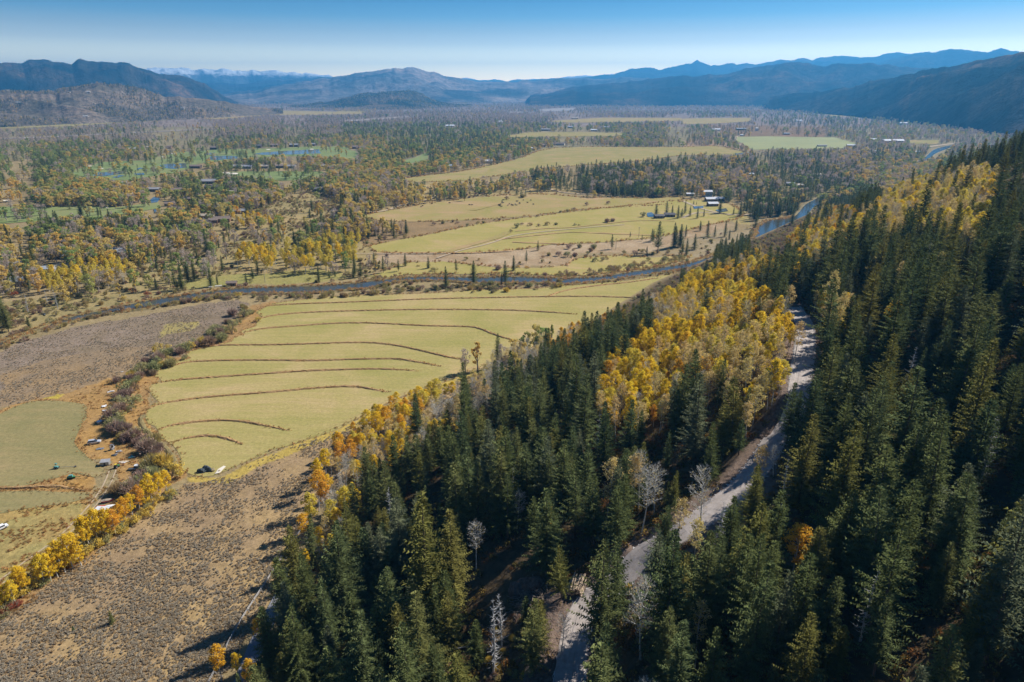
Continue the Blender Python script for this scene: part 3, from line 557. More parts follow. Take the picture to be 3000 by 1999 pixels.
ridge('dome_mountain', f1([(1500,420),(1700,400),(1850,375),(2000,345),(2200,310),(2352,290)])+f2([(60,280),(200,258),(300,240),(350,236),(365,229),(395,236),(430,240),(500,234),(550,245),(650,270),(750,295),(850,315),(950,330),(1100,332),(1350,322),(1500,310),(1600,307),(1750,312),(1950,298),(2100,310),(2352,330),(2600,350)]), 11500, 8300, M['dome'], seed=41, amp=.4, ns=1250, nu=420, pw=1.1)
ridge('forested_hills', f2([(1300,430),(1450,400),(1600,365),(1800,345),(1950,335),(2100,315),(2250,292),(2352,288)])+f3([(100,288),(250,282),(350,258),(450,235),(560,215),(720,198),(800,200),(880,205),(960,225),(1020,212),(1150,205),(1400,208),(1500,225),(1650,235),(1900,240),(2352,245)]), 8800, 6700, M['mtn_near'], seed=47, amp=.4, ns=1000, nu=420)
ridge('forested_slope', f3([(600,432),(800,412),(1000,395),(1150,368),(1300,325),(1430,300),(1560,272),(1700,250),(1850,218),(1950,205),(2050,180),(2150,160),(2250,138),(2352,118),(2500,95),(3000,40)]), [6200,6000,5800,5600,5400,5200,5000,4800,4600,4500,4400,4300,4200,4100,4000,3800], [5600,5200,4700,4400,4100,3900,3600,3400,3200,3050,2900,2800,2700,2600,2500,2300], M['mtn_near'], seed=51, amp=.35, ns=650, nu=420, nv=60)
ridge('mountains', f1([(-700,230),(-300,215),(0,206),(50,200),(110,200),(150,200),(200,180),(240,178),(330,184),(450,198),(490,202),(530,185),(570,180),(640,190),(720,198),(830,196),(890,203),(950,228),(1050,258),(1120,276),(1180,282),(1250,290),(1330,310),(1420,350),(1500,400),(1560,440),(1640,470)]), 8200, [6300]*20+[6500,6800,7000,7200,7500,7800,8000], M['mtn_near'], seed=61, amp=.45, ns=900, nu=420)
BUT = ridge('sage_butte', f1([(-700,390),(0,386),(150,388),(300,390),(390,385),(480,362),(600,348),(700,344),(800,352),(900,362),(980,378),(1060,400),(1130,430),(1250,438),(1400,448),(1550,468),(1650,490),(1800,510),(1950,530)]), [4400]*14+[4500,4600,4600,4700,4700], [3300,3350,3400,3450,3500,3500,3550,3600,3600,3650,3700,3750,3800,3850,3950,4050,4200,4400,4600], M['butte'], seed=71, amp=.32, ns=600, nu=420, nv=60)
BUT2 = ridge('wooded_butte', f1([(2000,520),(2150,490),(2250,470),(2352,445)])+f2([(0,440),(60,425),(130,412),(250,408),(330,396),(450,392),(520,402),(570,425),(640,455),(700,485),(820,500),(900,520)]), 7000, [6500,6300,6100,5900,5800,5700,5600,5500,5500,5500,5600,5700,5900,6100,6400,6700], M['butte_dark'], seed=81, amp=.4, ns=420, nu=320)

c4 = lambda x, y: (x*.425, 450+y*.425); m1 = lambda x, y: (1000+x*.425, 450+y*.425); m3 = lambda x, y: (x*.3827, 900+y*.3827); m2 = lambda x, y: (2000+x*.425, 380+y*.425)
HOUSES = []
# ---------------------------------------------------------------- buildings
def house(u, v, wd, ln, h, rz, roof, wall, label, px=True, chim=False, win=True, pitch=.42, wing=None, shed=False, cat='house', name='house'):
    wd, ln, h = wd*.88, ln*.8, h*.92; HOUSES.append((u, v, ln))
    x, y = gp(u, v); e = bpy.data.objects.new(name, None); COL.objects.link(e); e.location = (x, y, 0); e.rotation_euler = (0, 0, rz); tag(e, label, cat, 'buildings of the valley' if cat == 'house' else None)
    def block(cx, cy_, w_, l_, hh, first):
        b = MB(); rh = w_*pitch*.5; b.box((cx, cy_, hh/2), (l_, w_, hh))
        for s_ in (-1, 1): b.poly([(cx+s_*l_/2, cy_-w_/2, hh), (cx+s_*l_/2, cy_+w_/2, hh), (cx+s_*l_/2, cy_, hh+rh)][::s_])
        b.build('wall', M[wall], e)
        r_ = MB(); o = .5; t = .22; k = rh/(w_/2)
        for s_ in (-1, 1):
            A = [(cx-l_/2-o, cy_, hh+rh+.06), (cx+l_/2+o, cy_, hh+rh+.06), (cx+l_/2+o, cy_+s_*(w_/2+o), hh-o*k+.06), (cx-l_/2-o, cy_+s_*(w_/2+o), hh-o*k+.06)]; B = [(a, c, d+t) for a, c, d in A]
            r_.poly(A[::s_]); r_.poly(B[::-s_])
            for i in range(4): j = (i+1) % 4; r_.poly((A[i], A[j], B[j], B[i]))
        ro = r_.build('roof', M[roof], e)
        if chim and first: c = MB(); c.box((cx+l_*.2, cy_+.8, hh+rh+.4), (.9,.9,2.2)); c.build('chimney', M['wall_grey'], ro)
        if win:
            n = max(2, int(l_/3.2))
            for s_ in (-1, 1):
                for i in range(n):
                    wx = cx-l_/2+l_*(i+.5)/n; fr = MB(); fr.box((wx, cy_+s_*(w_/2+.04), hh*.52), (1.5,.12,1.5)); fo = fr.build('window', M['wall_white'] if wall not in ('wall_white',) else M['wall_grey'], e)
                    g = MB(); g.box((wx, cy_+s_*(w_/2+.12), hh*.52), (1.25,.06,1.25)); g.build('pane', M['glass'], fo)
            d = MB(); d.box((cx-l_/2-.05, cy_, 1.1), (.12,1.1,2.2)); d.build('door', M['wall_dark'], e)
    block(0, 0, wd, ln, h, True)
    if wing: block(wing[0], wing[1], wing[2], wing[3], wing[4], False)
    return e
c4h = [
 (165,905,11,15,3.6,.15,'roof_grey','wall_log','large log house with grey roof beside the left frame edge',dict(chim=True,wing=(-6,5,7,8,3.4))),
 (125,775,7,13,3,-.2,'roof_grey','wall_dark','dark low house left of the round golden tree',dict()),
 (450,715,11,18,3.5,.1,'roof_grey','wall_tan','grey-roofed house behind the dark pond',dict(chim=True,wing=(6,-5,8,9,3.2))),
 (820,690,9,14,3.5,-.25,'roof_blue','wall_log','blue-grey roofed log house beside the willow flat',dict(wing=(10,-4,7,8,3))),
 (755,625,8,14,3,0.1,'roof_tan','wall_grey','pale roofed house tucked behind the dark conifers',dict(chim=True)),
 (335,815,8,13,3,.15,'roof_blue','wall_grey','bluish roofed house at the pond shore',dict()),(262,820,7,11,3,-.1,'roof_grey','wall_dark','small grey cottage left of the pond house',dict()),
 (905,567,8,18,3.4,-.1,'roof_brown','wall_dark','long brown house with brick chimney among conifers',dict(chim=True)),
 (1385,500,13,22,4.5,-.15,'roof_dark','wall_dark','big dark modern house with pale patio',dict(chim=True,wing=(10,-7,8,12,3.6))),
 (1535,472,11,20,4,.2,'roof_brown','wall_log','brown lodge right of the dark modern house',dict(chim=True,wing=(-8,-4,8,9,3.2))),
 (1420,448,8,20,3.6,.05,'roof_tan','wall_tan','tan roofed house behind the dark modern house',dict()),(1660,412,9,18,3.4,0,'roof_grey','wall_log','grey roofed house beside the orange aspens',dict()),
 (620,540,10,14,3.4,.4,'roof_tan','wall_tan','tan house half hidden by golden trees',dict()),(895,308,14,26,4,-.05,'roof_tan','wall_tan','large tan clubhouse style home by the small pond',dict(chim=True,wing=(-9,-6,9,12,3.4))),
 (1225,268,12,20,4,.1,'roof_brown','wall_dark','brown roofed house above the small pond',dict(wing=(-9,-4,8,10,3.4))),(1060,262,10,22,3.8,0,'roof_grey','wall_dark','grey roofed house left of the brown one',dict()),
 (1180,362,8,16,3.4,.1,'roof_brown','wall_tan','small brown house among tall conifers',dict()),(1300,328,9,18,3.4,-.1,'roof_brown','wall_log','brown house among dense conifers below the ponds',dict()),
 (1450,207,14,30,4,.05,'roof_grey','wall_dark','wide grey roofed house beside the fairway',dict()),(840,218,9,22,3.4,0,'roof_grey','wall_dark','low grey house right of the golden trees',dict()),
 (1470,246,12,26,4,-.05,'roof_dark','wall_dark','dark roofed house among the golf course spruces',dict()),(1800,252,12,22,4,.1,'roof_tan','wall_tan','tan house beside orange trees by the fairway',dict()),
 (1600,282,10,20,3.4,0,'roof_tan','wall_tan','pale roofed house in the middle conifer belt',dict()),(2195,262,12,18,4,.2,'roof_dark','wall_dark','dark gabled house right of the fairway',dict()),
 (1350,102,12,24,4,0,'roof_brown','wall_dark','leftmost house of the row behind the fairway',dict()),(1640,102,12,20,4,0.1,'roof_grey','wall_tan','second house of the row behind the fairway',dict()),(1710,104,12,20,4,-.1,'roof_grey','wall_grey','third house of the row behind the fairway',dict()),
 (1820,102,12,22,4,0,'roof_tan','wall_grey','fourth house of the row behind the fairway',dict()),(1940,100,12,22,4,.1,'roof_brown','wall_dark','fifth house of the row behind the fairway',dict()),(2010,102,11,20,4,-.1,'roof_grey','wall_tan','sixth house of the row behind the fairway',dict()),(2240,100,12,22,4,0,'roof_grey','wall_grey','seventh house of the row behind the fairway',dict()),(2315,105,11,20,4,.1,'roof_tan','wall_tan','rightmost house of the row behind the fairway',dict())]
for i, (x, y, wd, ln, h, rz, rf, wl, lb, kw) in enumerate(c4h): u, v = c4(x, y); house(u, v, wd, ln, h, rz, rf, wl, lb, **kw)
house(*c4(1600,912), 5, 8, 2.6, .15, 'roof_brown', 'wall_log', 'small dark log cabin on the river bank lawn', name='cabin', cat='cabin')
F_H = [(1480,797,22,30,'roof_brown','wall_dark','brown lodge at the left end of the long pond'),(1780,785,24,30,'roof_dark','wall_dark','dark block house behind the golf ponds'),(1890,778,20,36,'roof_brown','wall_dark','dark house second from left behind the long pond'),(2030,778,22,40,'roof_grey','wall_dark','wide grey roofed house behind the long pond'),(2150,772,18,36,'roof_grey','wall_dark','grey house at the right end of the pond row'),(920,803,14,30,'roof_white','wall_log','white roofed barn among the brown cottonwoods'),(1170,790,14,24,'roof_brown','wall_log','brown barn among the bare cottonwoods')]
for x, y, wd, ln, rf, wl, lb in F_H: u, v = f1([(x, y)])[0]; house(u, v, wd*.7, ln*.7, 5, random.uniform(-.2,.2), rf, wl, lb)
F_H = [(1015,892,13,22,'roof_white','wall_white','white gabled house at the meadow edge'),(400,930,13,20,'roof_brown','wall_log','brown house beside the lane into the woods'),(755,925,10,18,'roof_blue','wall_white','small pale roofed house beside the golden hedge of trees'),(1500,768,14,44,'roof_brown','wall_white','long low house at the head of the upper meadow'),(1320,802,12,20,'roof_white','wall_tan','pale house where the wood meets the upper meadow'),(1390,780,10,16,'roof_brown','wall_log','small brown cabin at the meadow corner'),(100,792,20,30,'roof_brown','wall_log','brown lodge among conifers right of the ponds'),
 (1740,672,18,34,'roof_white','wall_tan','white roofed barn beyond the green strip field'),(1410,668,18,50,'roof_grey','wall_dark','long dark shed beyond the green strip field'),(1820,652,18,44,'roof_grey','wall_dark','grey shed right of the white roofed barn'),(750,642,26,50,'roof_white','wall_white','white farm buildings far in the conifer woods'),(1095,612,20,30,'roof_white','wall_white','tiny white house far across the valley'),(1610,588,20,50,'roof_tan','wall_tan','tan building at the edge of the far dry field'),(1580,650,18,30,'roof_blue','wall_grey','blue roofed shed among the far conifers'),(150,668+130,16,26,'roof_brown','wall_log','brown house in the woods right of the golf course')]
for x, y, wd, ln, rf, wl, lb in F_H: u, v = f2([(x, y)])[0]; house(u, v, wd*.8, ln*.8, 5, random.uniform(-.2,.2), rf, wl, lb, win=(y > 700))
house(2614, 420, 26, 68, 7, -.03, 'roof_white', 'wall_grey', 'very long barn with pale metal roof', name='barn', cat='barn', pitch=.3); house(2557, 414, 13, 20, 5, 0, 'roof_white', 'wall_white', 'small white barn left of the very long barn', name='barn', cat='barn')
F_H = [(130,920,13,24,4,'roof_grey','wall_dark','grey roofed lodge in the conifer belt'),(230,668,20,40,5,'roof_white','wall_white','white farm shed among far conifers'),(400,664,18,50,5,'roof_grey','wall_dark','dark shed left of the bright irrigated field'),(510,668,12,12,9,'roof_white','wall_white','tall white silo-like house beyond the bright field'),(715,695,12,26,4,'roof_blue','wall_log','low barn on the far edge of the bright field'),(405,705,9,14,4,'roof_white','wall_white','small white shed at the bright field corner'),(1160,778,12,30,4,'roof_white','wall_grey','row of pale sheds below the bright field'),(960,778,8,34,3.5,'roof_grey','wall_grey','long low shed at the lower edge of the bright field'),(1325,820,10,18,4,'roof_grey','wall_tan','small house left of the upstream river'),(1610,825,12,20,4,'roof_blue','wall_grey','blue roofed house beside the far river bend'),
 (1520,625,24,46,6,'roof_white','wall_white','white roofed hall far behind the long barn'),(800,605,20,40,5,'roof_white','wall_white','white building far left of the long barn'),(660,520,26,60,6,'roof_white','wall_white','tiny white building near the foot of the hills'),(1490,548,20,90,5,'roof_white','wall_grey','line of pale stables on the far pasture'),(1300,548,20,60,5,'roof_tan','wall_tan','tan stable on the far pasture')]
for x, y, wd, ln, h, rf, wl, lb in F_H: u, v = f3([(x, y)])[0]; house(u, v, wd*.85, ln*.85, h, random.uniform(-.15,.15), rf, wl, lb, win=(y > 760))
F_H = [(168,462,9,14,7,0,'roof_white','wall_blue','two-storey blue house with pale roof at the ranch'),(195,495,10,18,3.5,.05,'roof_white','wall_log','white roofed ranch wing beside the blue house'),(250,492,8,16,3.5,-.1,'roof_white','wall_log','rightmost pale roofed ranch building'),(205,528,9,15,3.5,.1,'roof_white','wall_log','nearest ranch building with white gabled roof'),(50,458,6,12,3,0,'roof_white','wall_tan','open pale shed left of the ranch'),(460,322,8,14,4,.1,'roof_white','wall_tan','pale cabin deep in the conifer belt'),(795,400,9,16,4,.3,'roof_tan','wall_log','tan cabin beside the upstream river'),(740,388,8,14,4,-.2,'roof_grey','wall_log','grey cabin left of the tan riverside cabin'),(920,325,9,16,4,.1,'roof_tan','wall_tan','sunlit cabin among conifers above the river')]
for x, y, wd, ln, h, rz, rf, wl, lb in F_H: u, v = m2(x, y); house(u, v, wd, ln, h, rz, rf, wl, lb)
house(*m1(2190,447), 7, 13, 3, .1, 'roof_dark', 'wall_dark', 'dark cabin right of the ranch pond', cat='cabin', name='cabin'); house(*m1(2262,437), 8, 14, 3, -.1, 'roof_dark', 'wall_dark', 'dark lodge among spruces right of the pond cabin', cat='cabin', name='cabin')
bu = np.array([(60,395),(300,393),(480,405),(610,405),(850,415),(880,417),(130,478),(450,470),(650,485),(590,570),(820,497),(1045,505),(1260,515),(1440,518),(440,430)])
for i, (x, y) in enumerate(bu):
    u, v = f1([(x, y)])[0]; a = BUT.reshape(-1, 3); pu, pv, _ = proj(a[:,0], a[:,1], a[:,2]); k = np.argmin((pu-u)**2+(pv-v)**2); q = a[k]
    e = house(u, v, 9, 16 if i % 3 else 24, 4, random.uniform(-.4,.4), ['roof_white','roof_grey','roof_tan'][i % 3], 'wall_tan', '%s roofed hillside home on the %s part of the sage butte, %s' % (['white','grey','tan'][i % 3], 'upper' if y < 440 else 'lower', ['far left','left of centre','left of centre','centre top','right of centre','beside another home','at the left edge','left side','middle','near the foot','right side','further right','near the right end','at the right end','below the crest'][i]), win=False); e.location = tuple(q-np.array((0,0,1)))

# ---------------------------------------------------------------- tree shapes
def conifer_mesh(seed, h=18., rad=2.3, base=.08, dens=1.0, up=0., irregular=.25, mats=None, step=.42, spray=.42):
    rs = random.Random(seed); random.seed(seed); tr = MB(); cr = MB()
    lean = (rs.uniform(-.25,.25), rs.uniform(-.25,.25))
    tr.tube([(lean[0]*t*t, lean[1]*t*t, h*t) for t in (0,.25,.5,.75,1)], [.24*h/18,.19*h/18,.13*h/18,.07*h/18,.015], 6)
    z = h*base; ph = rs.uniform(0, 6.28); lobes = [(rs.uniform(0, 6.28), rs.uniform(0, h), rs.uniform(.6, 1.0)) for _ in range(5)]
    while z < h*.985:
        q = z/h; env = rad*min(1, ((1-q)**.8)*1.15)*(.55+.45*min(1, (q-base+.04)/.12)) if q < base+.12 else rad*min(1, ((1-q)**.8)*1.15)
        nb = max(3, int(round((8.4 if q < .8 else 5.4)*dens)))
        for k in range(nb):
            ph += 2.4+rs.uniform(-.4,.4); Lb = env*rs.uniform(1-irregular*1.3, 1+irregular*.7)
            for (la, lz, ls) in lobes:
                if abs(z-lz) < h*.09: Lb *= 1-(1-ls)*max(0, math.cos(ph-la))
            if rs.random() > .93: Lb *= 1.25
            if Lb < .15: continue
            e0 = math.tan(R(rs.uniform(-12, 18)+up+18*q)); dr = -.55*(1-q)
            dx, dy = math.cos(ph), math.sin(ph); bx, by = lean[0]*q*q, lean[1]*q*q
            m = max(2, int(Lb/spray*1.25)); pts = []
            for i in range(m+1):
                t = i/m; rr = Lb*t; zz = z+rr*e0+dr*rr*t*.55+.12*rr*t*t
                pts.append(Vector((bx+dx*rr, by+dy*rr, zz)))
            for i in range(1, m+1):
                t = i/m; wd = spray*(1.5-.75*t)*rs.uniform(.8,1.3); c = pts[i]
                ax = (pts[i]-pts[i-1]).normalized(); sd_ = Vector((-dy, dx, 0))
                for sgn in (-1, 1):
                    if rs.random() < .1: continue
                    tip = c+sd_*sgn*wd*rs.uniform(.7,1.2)+ax*wd*rs.uniform(.25,.75)+Vector((0,0,rs.uniform(-.28,.02)*wd*1.4))
                    w2 = ax*wd*.28; cr.poly((c-w2*rs.uniform(.8,1.3), tip, c+w2+Vector((0,0,rs.uniform(.0,.12)))))
                if rs.random() < .6:
                    tip = c+ax*wd*rs.uniform(.4,.8)+Vector((rs.uniform(-.1,.1), rs.uniform(-.1,.1), rs.uniform(.08,.32)*wd)); cr.poly((c-sd_*wd*.22, c+sd_*wd*.22, tip))
                if rs.random() < .35:
                    cr.poly((c-sd_*wd*.2, c+sd_*wd*.2, c-Vector((0,0,wd*rs.uniform(.3,.7)))))
        z += step*rs.uniform(.8,1.2)*(1.0 if q < .75 else .75)
    for k in range(4): cr.leaf((lean[0], lean[1], h*(.97+.008*k)), (math.cos(k*1.6), math.sin(k*1.6), .1), .35, .4)
    return tr, cr
def sprig(cr, c, n, size, spread, flat=.8, rs=random):
    for _ in range(n):
        d = Vector((rs.gauss(0,1), rs.gauss(0,1), rs.gauss(0,1)*flat))
        d = d.normalized()*spread*(rs.random()**.45)
        cr.leaf(Vector(c)+d, (d+Vector((rs.gauss(0,.5), rs.gauss(0,.5), rs.gauss(.3,.5)))*spread), size*rs.uniform(.7,1.3))
def aspen_mesh(seed, h=12., rad=1.9, crown0=.38, clumps=30, leaves=56, size=.34, bare=False, twigs=1.0, top=1.0):
    rs = random.Random(seed); random.seed(seed); tr = MB(); cr = MB()
    bx, by = rs.uniform(-.6,.6), rs.uniform(-.6,.6); P = lambda t: Vector((bx*math.sin(t*2.2), by*math.sin(t*2.6), h*t))
    tr.tube([P(t) for t in (0,.2,.4,.6,.8,.97)], [.15,.125,.10,.075,.045,.01], 6)
    ends = []
    nl = clumps if not bare else int(34*twigs)
    for k in range(nl):
        q = crown0+(.97-crown0)*((k+rs.random())/nl); a = k*2.4+rs.uniform(-.5,.5)
        prof = math.sin(min(1, (q-crown0)/(1-crown0)*1.0+.12)*math.pi)**.6*top+.12
        L_ = rad*prof*rs.uniform(.45,1.1); s0 = P(q); d = Vector((math.cos(a), math.sin(a), rs.uniform(.35,1.1))).normalized(); e = s0+d*L_
        mid = s0+d*L_*.5+Vector((0,0,-.08*L_)); tr.tube([s0, mid, e], [.045,.03,.012], 4, cap=False); ends.append((e, mid))
        if bare or rs.random() < .5*twigs:
            for _ in range(7 if bare else 3):
                o = s0.lerp(e, rs.uniform(.3,1)); dd = (d+Vector((rs.gauss(0,.6), rs.gauss(0,.6), rs.gauss(.25,.35)))).normalized(); g = o+dd*rs.uniform(.4,1.1)
                tr.tube([o, g], [.02,.008], 3, cap=False)
                if bare:
                    for _ in range(3):
                        d3 = (dd+Vector((rs.gauss(0,.6), rs.gauss(0,.6), rs.gauss(.2,.4)))).normalized(); tr.tube([g, g+d3*rs.uniform(.25,.6)], [.012,.006], 3, cap=False)
    if not bare or leaves:
        for e, mid in ends:
            sprig(cr, e, leaves, size, rs.uniform(.5,.85)*rad/1.9, .85, rs)
            if rs.random() < .6: sprig(cr, mid, leaves//3, size, .5, .85, rs)
    return tr, cr
def round_mesh(seed, h=11., rad=4., lobes=26, leaves=60, size=.5, z0=.18, trunk=True, twig=0, flat=.9, asym=.25):
    rs = random.Random(seed); random.seed(seed); tr = MB(); cr = MB()
    if trunk: tr.tube([(0,0,0),(0.1,0,h*.3),(0,.15,h*.6)], [.3,.22,.1], 6)
    for k in range(lobes):
        a = rs.uniform(0, 6.28); q = rs.random()**.8; zc = h*(z0+(1-z0)*q*.9); prof = math.sin((.18+.82*q)*math.pi*.93)**.55
        rr = rad*prof*rs.uniform(.35,.95)*(1+asym*math.cos(a*2+seed)); c = Vector((math.cos(a)*rr, math.sin(a)*rr, zc))
        if trunk: tr.tube([(0, 0, h*z0*.9+.2*zc), c*.6+Vector((0,0,zc*.12)), c], [.09,.05,.02], 4, cap=False)
        sprig(cr, c, leaves, size, rad*rs.uniform(.22,.36), flat, rs)
        for _ in range(twig):
            d = Vector((rs.gauss(0,.6), rs.gauss(0,.6), rs.uniform(.3,1))).normalized(); tr.tube([c, c+d*rs.uniform(.6,1.4)], [.03,.008], 3, cap=False)
    return tr, cr
def shrub_mesh(seed, h=2.6, rad=1.8, n=16, leaves=36, size=.26, stems=14, twiggy=False):
    rs = random.Random(seed); random.seed(seed); tr = MB(); cr = MB()
    for k in range(stems):
        a = rs.uniform(0, 6.28); e = Vector((math.cos(a)*rad*rs.uniform(.2,.9), math.sin(a)*rad*rs.uniform(.2,.9), h*rs.uniform(.55,.98))); tr.tube([(0,0,0), e*.5+Vector((0,0,h*.1)), e], [.05,.03,.01], 3, cap=False)
    if twiggy:
        for k in range(stems*26):
            a = rs.uniform(0, 6.28); q = math.sqrt(rs.random()); b = Vector((math.cos(a)*rad*.45*q, math.sin(a)*rad*.45*q, h*rs.uniform(.0,.5))); e = Vector((math.cos(a)*rad*q, math.sin(a)*rad*q, h*(1-.45*q*q)*rs.uniform(.7,1.05)))
            w_ = Vector((rs.gauss(0,1), rs.gauss(0,1), 0)).normalized()*size*.28; cr.poly((b-w_, b+w_, e))
    for k in range(n):
        a = rs.uniform(0, 6.28); q = math.sqrt(rs.random()); c = Vector((math.cos(a)*rad*q*.8, math.sin(a)*rad*q*.8, h*(.25+.6*rs.random()*(1-q*q*.6)))); sprig(cr, c, leaves, size, rad*.32, .8, rs)
    return tr, cr
def snag_mesh(seed, h=13., rad=1.6, nb=90, drop=True):
    rs = random.Random(seed); tr = MB(); br = MB(); tr.tube([(.2*math.sin(t*3),.1*t,h*t) for t in (0,.3,.6,.85,1)], [.2,.16,.1,.05,.01], 6)
    for k in range(nb):
        q = rs.uniform(.12,.98); a = rs.uniform(0, 6.28); L_ = rad*(1-q)**.6*rs.uniform(.4,1.2)+.15; s0 = Vector((.2*math.sin(q*3),.1*q,h*q)); d = Vector((math.cos(a), math.sin(a), rs.uniform(-.3,.25)))
        p1 = s0+d*L_*.6; p2 = p1+Vector((d.x,d.y,.5))*L_*.5; br.tube([s0, p1, p2], [.04,.028,.01], 3, cap=False)
        for _ in range(3):
            o = s0.lerp(p1, rs.random()); br.tube([o, o+Vector((rs.gauss(0,.3), rs.gauss(0,.3), rs.gauss(0,.2)))*L_*.7], [.018,.006], 3, cap=False)
    return tr, br
def two(tr, cr, name, m1, m2):
    return (tr.mesh(name+'_trunk', [M[m1]]), cr.mesh(name+'_crown', [M[m2]]))
def one(tr, cr, name, m1, m2):
    b = MB(); b.v = tr.v+cr.v; n = len(tr.v); b.f = tr.f+[tuple(n+i for i in f) for f in cr.f]; b.m = [0]*len(tr.f)+[1]*len(cr.f)
    return b.mesh(name, [M[m1], M[m2]])
CONSPEC = [dict(h=19,rad=3.9,base=.05),dict(h=20,rad=3.6,base=.10,irregular=.3),dict(h=18,rad=4.4,base=.06,irregular=.3),dict(h=19,rad=4.0,base=.16,dens=.85,irregular=.4),dict(h=16,rad=3.8,base=.03),
           dict(h=21,rad=4.5,base=.10,irregular=.35,up=6),dict(h=18,rad=4.3,base=.2,dens=.75,irregular=.5,up=8),dict(h=14,rad=3.5,base=.03,dens=1.1),dict(h=19,rad=3.0,base=.06)]
CON_SHAPE = ['straight tapering','tall slim','broad full','open crowned','short dense','tall heavy','sparse see-through','young bushy','narrow spire-like']
RAW_CON = [conifer_mesh(100+i, **s) for i, s in enumerate(CONSPEC)]
CON = [two(t, c, 'conifer', 'bark', 'conifer') for t, c in RAW_CON]
CON_ONE = [one(t, c, 'conifer', 'bark', 'conifer') for t, c in RAW_CON]
RAW_FAR = [conifer_mesh(200+i, h=16+i, rad=4.0-.25*i, step=.95, spray=.95, dens=.8, irregular=.3) for i in range(4)]
CON_FAR = [one(t, c, 'conifer', 'bark', 'conifer') for t, c in RAW_FAR]
ASPSPEC = [dict(h=12,rad=1.9),dict(h=13.5,rad=2.2,crown0=.42),dict(h=11,rad=2.1,crown0=.30),dict(h=14,rad=1.8,crown0=.5),dict(h=12.5,rad=2.5,crown0=.36,clumps=32),dict(h=9.5,rad=1.7,crown0=.2,clumps=24)]
ASP_SHAPE = ['slender','tall','rounded','long-trunked','wide crowned','short']
RAW_ASP = [aspen_mesh(300+i, **s) for i, s in enumerate(ASPSPEC)]
ASP = [two(t, c, 'aspen', 'bark_white', 'gold') for t, c in RAW_ASP]
RAW_THIN = [aspen_mesh(340+i, h=12.5+i, rad=2.0, crown0=.42, clumps=28, leaves=26, size=.30, twigs=2.0) for i in range(3)]
ASP_THIN = [two(t, c, 'aspen', 'bark_white', 'pale') for t, c in RAW_THIN]
RAW_BARE = [aspen_mesh(360+i, h=11.5+i, rad=2.1, crown0=.4, bare=True, leaves=3, size=.22) for i in range(3)]
ASP_BARE = [two(t, c, 'aspen', 'bark_white', 'pale') for t, c in RAW_BARE]
RAW_RND = [round_mesh(400+i, h=11+1.5*(i%3), rad=3.6+.5*(i%2), lobes=24, leaves=46, size=.62) for i in range(4)]
RAW_TALL = [round_mesh(420+i, h=13+1.5*i, rad=2.1, lobes=20, leaves=44, size=.55) for i in range(2)]
RAW_BTREE = [round_mesh(440+i, h=12+i, rad=3.6, lobes=26, leaves=26, size=.42, twig=10, flat=1.1) for i in range(3)]
RAW_SH = [shrub_mesh(460+i, h=2.6+.3*i, rad=1.9+.2*(i%2)) for i in range(3)]
RAW_SHT = [shrub_mesh(470+i, h=2.8, rad=2.0, n=7, leaves=20, twiggy=True, stems=12, size=.3) for i in range(2)]
def protos(raw, m1, m2s, name): return [one(t, c, name, m1, m2) for m2 in m2s for t, c in raw]
P_G = protos(RAW_RND+RAW_TALL, 'bark_grey', ['broad_green'], 'cottonwood'); P_Y = protos(RAW_RND[:3]+RAW_TALL, 'bark_grey', ['broad_gold'], 'cottonwood')
P_B = protos(RAW_BTREE, 'bark_grey', ['broad_bare'], 'cottonwood'); P_W = protos(RAW_SH+RAW_SHT, 'bark_grey', ['willow'], 'willow_shrub')
P_A = [one(t, c, 'aspen', 'bark_white', m) for m in ('gold','orange','lemon') for t, c in RAW_ASP[:3]]
P_AT = [one(t, c, 'aspen', 'bark_white', 'pale') for t, c in RAW_THIN]; P_AB = [one(t, c, 'aspen', 'bark_white', 'pale') for t, c in RAW_BARE]
SNAG = [two(*snag_mesh(500+i, h=12+2*i), 'dead_tree', 'dead', 'dead') for i in range(2)]

